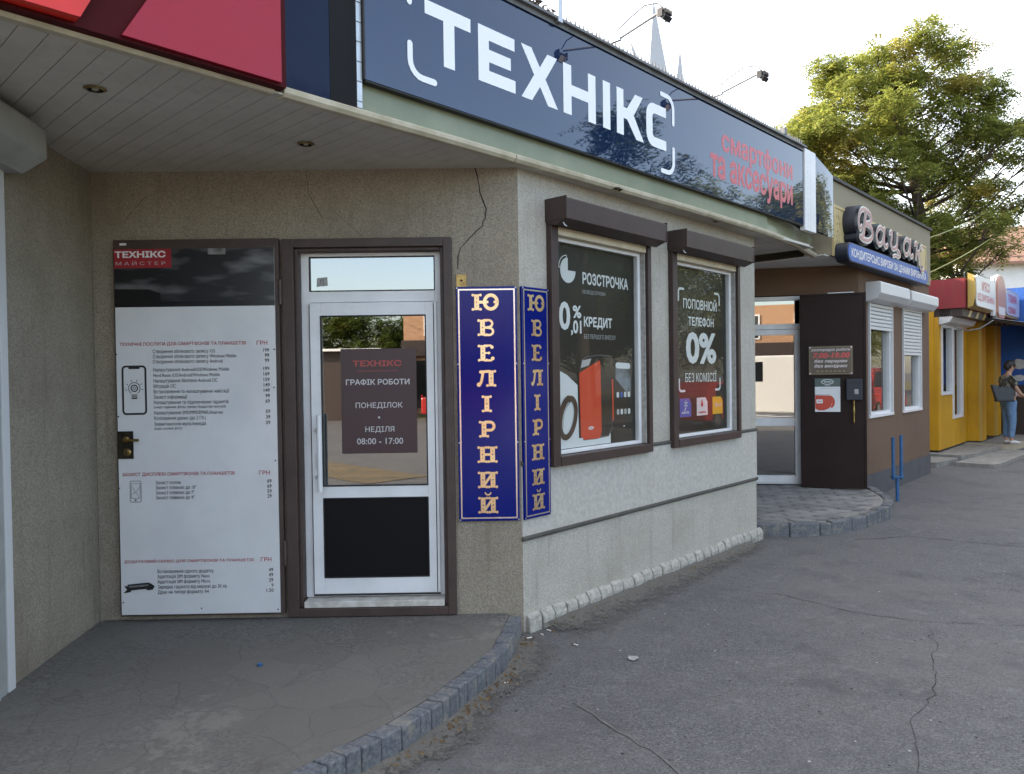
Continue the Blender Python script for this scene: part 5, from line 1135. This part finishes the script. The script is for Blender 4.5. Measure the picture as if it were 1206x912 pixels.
# ------------------------------------------------------------------ trees
def tree(name, label, base, clumps, trunk, leafm, leaf=0.055, density=1.0, seed=1, group=None, limb_r=0.05):
    rnd = random.Random(seed); t = thing(name, label, 'tree', base, 0, group)
    b = MB('bark'); b.tube(trunk, [0.30-0.22*i/(len(trunk)-1) for i in range(len(trunk))], 9)
    T_ = [Vector(p) for p in trunk]; nodes = [(p.lerp(q, k/5)) for p, q in zip(T_, T_[1:]) for k in range(5)]
    limbs = []
    for cx, cy, cz, r in clumps:
        c = Vector((cx,cy,cz)); cand = [n_ for n_ in nodes if n_.z < c.z-0.3] or nodes[:1]
        n_ = min(cand, key=lambda q: (q-c).length+0.6*abs((c.z-q.z)-(Vector((c.x-q.x,c.y-q.y,0)).length*0.8)))
        mid = n_.lerp(c,0.5)+Vector((rnd.uniform(-.3,.3),rnd.uniform(-.3,.3),-0.12*(c-n_).length+rnd.uniform(-.1,.2)))
        q1 = n_.lerp(mid,0.5)+Vector((rnd.uniform(-.12,.12),)*3); q2 = mid.lerp(c,0.5)+Vector((rnd.uniform(-.15,.15),rnd.uniform(-.15,.15),0.08))
        L_ = (c-n_).length; r0 = min(0.13, limb_r*0.40+0.009*L_)
        b.tube([n_,q1,mid,q2,c],[r0,r0*.8,r0*.6,r0*.42,r0*.25],6)
        for k in range(5):
            e = c+Vector((rnd.gauss(0,1),rnd.gauss(0,1),rnd.gauss(0,.7))).normalized()*r*0.8; b.tube([q2,q2.lerp(e,.5)+Vector((0,0,.1)),e],[r0*.28,r0*.2,.008],4)
    b.build('trunk', t)
    b = MB(leafm); V_, F_ = [], []
    for cx, cy, cz, r in clumps:
        ns = int(density*95*(r/0.6)**2)
        for k in range(ns):
            d = Vector((rnd.gauss(0,1),rnd.gauss(0,1),rnd.gauss(0,1))).normalized(); rad = r*(rnd.random()**0.45)*rnd.uniform(.75,1.22)
            lay = 0.62+0.25*rnd.random()
            p = Vector((cx+d.x*rad*1.15, cy+d.y*rad*1.15, cz+d.z*rad*lay))
            ax = Vector((d.x+rnd.gauss(0,.55), d.y+rnd.gauss(0,.55), -0.15+rnd.gauss(0,.38))).normalized(); sd_ = ax.cross(Vector((rnd.gauss(0,.3),rnd.gauss(0,.3),1))).normalized(); up = sd_.cross(ax)
            ln = rnd.uniform(.22,.40)*leaf/0.055; nl = 6
            for i in range(nl):
                f = (i+.5)/nl; o_ = p+ax*(ln*(f-.2))-Vector((0,0,1))*(0.10*f*f*ln/.3)
                for sg_ in (1,-1):
                    tip = (sd_*sg_+ax*.45+up*rnd.uniform(-.35,.25)).normalized()*leaf*rnd.uniform(1.4,2.1); wv = ax*leaf*.36+up*rnd.uniform(-.012,.012)
                    k0 = len(V_); V_ += [o_, o_+tip*.5+wv, o_+tip, o_+tip*.5-wv]; F_.append((k0,k0+1,k0+2,k0+3))
    b.add(V_, F_); b.build('crown', t); return t
px = [(1000,72,24),(983,64,16),(1050,58,30),(1075,52,24),(1030,85,30),(1000,104,24),(1110,66,22),(1125,50,14),(1136,82,18),(1100,95,25),(1065,100,30),(985,110,14),(1010,135,30),(1045,130,30),(1130,115,25),(1152,122,16),(960,150,26),(926,146,14),(940,168,20),(985,165,28),(1015,172,28),(1050,165,28),(1100,140,24),(1085,178,20),(1128,155,24),(1166,128,14),(1180,142,22),(1150,165,20),(1196,165,20),(1208,192,16),(1172,188,20),(960,188,20),(990,205,26),(1022,210,28),(1058,205,20),(1040,238,28),(1072,232,20),(1150,208,18),(1140,226,20),(1172,226,20),(1186,236,14),(1082,268,26),(1112,255,18),(1160,255,20),(1146,276,22),(1040,270,24),(1010,240,24),(1100,292,24),(1130,302,22),(1152,290,14),(1116,322,20),(1075,302,22),(1094,336,20),(1140,330,12),(1122,338,12),(1030,60,18),(1215,230,18),(1165,150,20),(1140,190,20),(1120,200,18),(1130,260,20),(1110,240,18),(940,185,20),(975,225,20),(925,165,16),(950,200,18),(945,140,16),(950,215,20),(985,240,24),(1000,262,22),(1030,290,22),(1062,318,22),(965,130,20),(1080,120,20),(1115,185,14)]
rr_ = random.Random(11); cl = []
for x, y, r in px:
    dep = rr_.uniform(-2.0,2.0); x -= 12; y += 10; cl.append(((x-1078)*.0294, dep, 1.65+(432-y)*.0294, max(r,17)*.0294*0.98)); cl.append(((x+rr_.uniform(-14,14)-1078)*.0294, -dep+rr_.uniform(-.8,.8), 1.65+(432-y-rr_.uniform(2,16))*.0294, r*.0294*0.72))
tree('locust_tree', 'tall loose yellow-green locust tree rising behind the bakery', (14.0,26.0,0), cl, [(0.3,0,-.1),(0.25,0,2.5),(0.1,.1,4.6),(0.3,0,6.3),(0.0,.1,8.2),(-.4,0,10.2),(-.6,0,11.8)], 'locust_leaf', 0.080, 1.25, 3)

# ------------------------------------------------------------------ far things on the right
fb = thing('white_building', 'distant white building with a brown ribbed roof beyond the tree', 'building', (32,44,0), R(-4))
b = MB('wall_white'); b.box(-5.5,12,0,6,0,7.9); b.build('wall', fb)
b = MB('roof_brown'); b.prism([(-0.6,7.75),(3.0,10.4),(6.6,7.75),(6.6,7.9),(3.0,10.55),(-0.6,7.9)],-5.9,12.4); b.build('roof', fb)
mt = thing('lattice_mast', 'slim red and white lattice mast far behind the tree', 'mast', (37.0,60,0), 0.2)
for j in range(3):
    b = MB('mast_white'); a0 = 2*math.pi*j/3
    b.tube([(0.55*math.cos(a0),0.55*math.sin(a0),0),(0.35*math.cos(a0),0.35*math.sin(a0),28.5)],0.05,5); b.build('leg', mt)
b = MB('mast_red'); 
for i in range(38):
    for j in range(3):
        a0 = 2*math.pi*j/3; a1 = 2*math.pi*((j+1)%3)/3; z0 = i*.75; r0 = .55-.2*z0/28.5; r1 = .55-.2*(z0+.75)/28.5
        b.tube([(r0*math.cos(a0),r0*math.sin(a0),z0),(r1*math.cos(a1),r1*math.sin(a1),z0+.75)],0.028,4,'mast_red' if (i//5)%2 else 'mast_white')
b.build('bracing', mt)
b = MB('mast_white')
for z in (24.3,24.9,25.4): b.tube([(-1.6,0,z),(1.7,0,z+.1)],0.05,5); b.ball((1.3,-.3,z),0.35,None,10,6,(1,.3,1))
b.build('antenna', mt)
def cable(label, p, q, sag, r, m, group=None, name='overhead_cable'):
    b = MB(m); p, q = Vector(p), Vector(q); n = 18; b.tube([p.lerp(q,i/n)-Vector((0,0,sag*4*(i/n)*(1-i/n))) for i in range(n+1)], r, 5)
    return tag(b.build(name), label, 'cable', group)
cable('upper yellow-green cable running from the bakery roof up past the tree', street(10.2,-0.6,3.72), (22,33,9.4), 0.3, 0.012, 'cable_yellow')
cable('lower yellow-green cable rising from the red kiosk top past the tree', street(11.9,-0.7,3.32), (22.5,33,8.6), 0.25, 0.012, 'cable_yellow')
cable('black wire crossing before the brown roof, the upper one', (25,39,7.9), (40,36,10.4), 0.3, 0.02, 'cable_black'); cable('black wire crossing before the brown roof, the lower one', (25,39,7.4), (40,36,9.0), 0.3, 0.02, 'cable_black')
b = MB('galv_metal'); p = street(10.9,-1.2,3.3); b.tube([p,p+Vector((0,0,.42)),p+Vector((-.22,-.05,.36))],0.018,6); tag(b.build('vent_pipe'), 'small bent grey pipe standing between the bakery roof and red box', 'pipe')

# ------------------------------------------------------------------ across the street, seen only in the glass and the glossy signs
bb = thing('brick_building', 'sunlit orange brick block across the street, reflected in the white door', 'building', (-4.2,-24,0), R(-3))
b = MB('brick'); b.box(0,14,-8,0,0,5.4); b.build('wall', bb)
for i in range(4):
    for j in range(1):
        w_ = MB('pvc_white'); frame_rect(w_,0.9+i*3.2,2.3+i*3.2,3.5+j*2.7,4.9+j*2.7,0.08,0.0,0.05); w_.box(1.56+i*3.2,1.64+i*3.2,0.0,0.05,3.58+j*2.7,4.82+j*2.7); w_ = w_.build('window', bb)
        g_ = MB('car_glass'); g_.box(0.98+i*3.2,2.22+i*3.2,0.004,0.02,3.58+j*2.7,4.82+j*2.7); g_.build('glass_pane', w_)
b = MB('kiosk_brown'); b.box(-0.1,14.1,0.0,0.25,2.6,3.3); b.box(0.2,13.8,0.0,0.05,0.3,2.4,'car_glass'); b.build('shop_front', bb)
rnd = random.Random(21)
def blob_tree(label, base, h, w_, seed, group):
    rn = random.Random(seed); cl = []
    for k in range(26):
        a0 = rn.uniform(0,6.28); rr = w_*math.sqrt(rn.random()); z = h*rn.uniform(.38,1.0); f = 1-abs(z/h-.62)*1.3
        cl.append((rr*f*math.cos(a0), rr*f*math.sin(a0), z, rn.uniform(.8,1.15)*w_*.33))
    return tree('street_tree', label, base, cl, [(0,0,-.1),(0.1,0,h*.3),(0,.1,h*.55),(.1,0,h*.85)], 'green_leaf' if seed%2 else 'locust_leaf', 0.13, 0.22, seed, group)
TG = 'trees across the street'
for i, (s_, n_, h, w_) in enumerate([(14,19,7.5,4.0),(18.5,21,7.5,4.2),(24,13.8,9.4,3.0),(19.3,13.7,11.2,2.6),(30,11.8,9.8,3.2),(27,19,8,4.4),(37,15,8,4.8),(43,14,8.5,5),(50,15,9,5),(22,26,9,5),(10,21,7,4.2),(33,24,9.5,5.2),(35,12.3,10.2,4.0)]):
    blob_tree('leafy tree across the street, seen in the reflections', street(s_,n_), h, w_, 30+i, TG)
for i, (x, y, h, w_) in enumerate([(-8,-36,5.2,3.4),(-13,-38,5.6,3.6),(-18,-35,5.2,3.4)]):
    blob_tree('leafy tree beyond the low pavilion, reflected in the white door', (x,y,0), h, w_, 51+2*i, 'trees beyond the pavilion')
pv = thing('low_pavilion', 'low dark pavilion with a white roof edge and red entrance, reflected in the white door', 'pavilion', (-13,-20,0), R(2))
b = MB('kiosk_brown'); b.box(0,8.2,-4,0,0,2.7); b.build('wall', pv)
b = MB('pvc_white'); b.box(-0.3,8.5,-4.3,0.4,2.705,2.80); b.build('roof', pv)
b = MB('cup_red'); b.box(3.2,5.4,0.002,0.12,0,2.3); b.box(3.5,5.1,0.12,0.14,0.05,2.1,'pvc_dirty'); b.build('entrance', pv)
for i in range(4):
    cable('power wire strung along the street opposite, seen in the reflections', street(-40,6.0+i*.9,6.5+i*.75), street(110,7.0+i*.9,6.3+i*.75), 1.3+0.35*i, 0.024, 'cable_black', 'power wires along the street', 'power_wire')
def vehicle(name, label, cat, loc, rot, prof, wdt, m, wheels, glass, wr=0.32):
    t = thing(name, label, cat, loc, rot); hw = wdt/2
    b = MB(m); b.plate(prof, -hw, hw); b.build('body', t, bevel=0.05)
    for i, g_ in enumerate(glass):
        b = MB('car_glass'); b.plate(g_, -hw-.004, -hw+.02); b.plate(g_, hw-.02, hw+.004); b.build('side_window', t)
    for x in wheels:
        for y in (-hw+.1, hw-.1):
            b = MB('tyre'); b.tube([(x,y-.11,wr),(x,y+.11,wr)], wr, 20); w2 = b.build('wheel', t, bevel=.02); c_ = MB('rim'); c_.tube([(x,y-.118,wr),(x,y+.118,wr)], wr*.6, 16); c_.build('rim', w2)
    xe = max(p[0] for p in prof); xs = min(p[0] for p in prof)
    for y in (-hw*.72, hw*.72):
        b = MB('headlamp'); b.box(xe-.03,xe+.012,y-.14,y+.14,.68,.84); b.build('headlight', t); b = MB('tail_red'); b.box(xs-.012,xs+.03,y-.1,y+.1,.75,1.0); b.build('tail_light', t)
    return t
vehicle('parked_van', 'white panel van parked across the street, reflected in the bakery door', 'van', (3.0,-7.0,0), R(183), [(-2.5,.3),(-2.5,2.05),(-2.35,2.2),(1.2,2.2),(1.9,1.35),(2.6,1.1),(2.65,.35)], 1.9, 'van_white', (-1.6,1.75), [[(0.55,1.35),(0.55,2.0),(1.15,2.0),(1.65,1.35)]], .34)
vehicle('parked_car', 'red hatchback parked further down the street, reflected in the windows', 'car', street(17.5,7.6), PS, [(-1.9,.3),(-1.95,.9),(-1.5,1.4),(0.4,1.42),(1.0,.95),(1.9,.8),(1.95,.32)], 1.7, 'car_red', (-1.25,1.25), [[(-1.35,.95),(-1.25,1.32),(-.35,1.34),(-.35,.95)],[(-.28,.95),(-.28,1.34),(.35,1.34),(.8,.95)]], .3)
vehicle('parked_car', 'red saloon standing before the brick block, reflected in the white door', 'car', (-0.7,-18.5,0), R(4), [(-2.1,.3),(-2.1,.9),(-1.4,.98),(-.9,1.4),(0.4,1.42),(1.0,.95),(2.1,.8),(2.1,.32)], 1.7, 'car_red', (-1.3,1.3), [[(-1.2,.98),(-.85,1.32),(-.3,1.34),(-.3,.98)],[(-.22,.98),(-.22,1.34),(.35,1.34),(.8,.98)]], .3)

vehicle('parked_van', 'red minivan parked down the street, reflected in the bakery windows', 'van', street(25,5.6), PS, [(-2.1,.3),(-2.15,1.2),(-1.95,1.75),(0.7,1.78),(1.35,1.05),(2.1,.9),(2.15,.32)], 1.75, 'car_red', (-1.35,1.35), [[(-1.85,1.1),(-1.75,1.62),(-.45,1.64),(-.45,1.1)],[(-.35,1.1),(-.35,1.64),(.6,1.64),(1.1,1.1)]], .31)

# ------------------------------------------------------------------ litter on the ground
rnd = random.Random(8); b = MB('leaf_litter')
KL, kat = along(KO, 0)
for i in range(240):
    t = abs(rnd.gauss(0.9,0.45)) if i < 150 else rnd.uniform(0.1,2.6); p = kat(min(KL-.05,t)); d_ = abs(rnd.gauss(0.015,0.05))+.012
    c = Vector((p.x+d_*.82, p.y-d_*.57, 0.022+rnd.uniform(0,.012))); u = Vector((rnd.uniform(-1,1),rnd.uniform(-1,1),rnd.uniform(-.3,.3))).normalized()*rnd.uniform(.006,.016); v = u.orthogonal().normalized()*rnd.uniform(.004,.009)
    b.add([c-u,c+v,c+u,c-v],[(0,1,2,3)])
for i in range(70):
    s_ = rnd.uniform(.05,3.4); c = street(s_,.10+abs(rnd.gauss(0,.05)),.04); u = Vector((rnd.uniform(-1,1),rnd.uniform(-1,1),rnd.uniform(-.3,.3))).normalized()*rnd.uniform(.005,.013); v = u.orthogonal().normalized()*.006; b.add([c-u,c+v,c+u,c-v],[(0,1,2,3)])
tag(b.build('fallen_leaves'), 'brown leaf crumbs lying along the porch kerb', 'leaves', kind='stuff')
for x, y, z, a, l in [(0.093,4.60,.034,.3,.05),(0.16,4.66,.034,2.2,.04),(0.22,4.72,.034,-.7,.055),(-.05,3.98,.012,.5,.05),(0.36,4.55,.006,2.5,.045)]:
    b = MB('butt_white'); u = Vector((math.cos(a),math.sin(a),0))*l/2; b.tube([(-u.x,-u.y,.006),(u.x*.3,u.y*.3,.006)],.004,6); b.tube([(u.x*.3,u.y*.3,.006),(u.x,u.y,.006)],.0042,6,'leaf_litter')
    tag(b.build('cigarette_end', loc=(x,y,z)), 'small white cigarette end lying in the dirt near the shop corner', 'litter', 'cigarette ends by the shop corner')
b = MB('sticker_grey'); q = [(.04*math.cos(R(a0))*rnd.uniform(.7,1.1), .03*math.sin(R(a0))*rnd.uniform(.7,1.1), rnd.uniform(.003,.014)) for a0 in range(0,360,45)]; b.add(q,[tuple(range(8))]); tag(b.build('paper_scrap', loc=(0.68,4.32,0.003)), 'crumpled pale scrap of paper on the asphalt before the windows', 'litter')

b = MB('blue_pole'); b.tube([(0,0,0),(0,0,0.012)], 0.014, 12); tag(b.build('bottle_cap', loc=(-1.36,3.97,0.131)), 'small blue plastic cap lying on the porch floor', 'bottle cap')
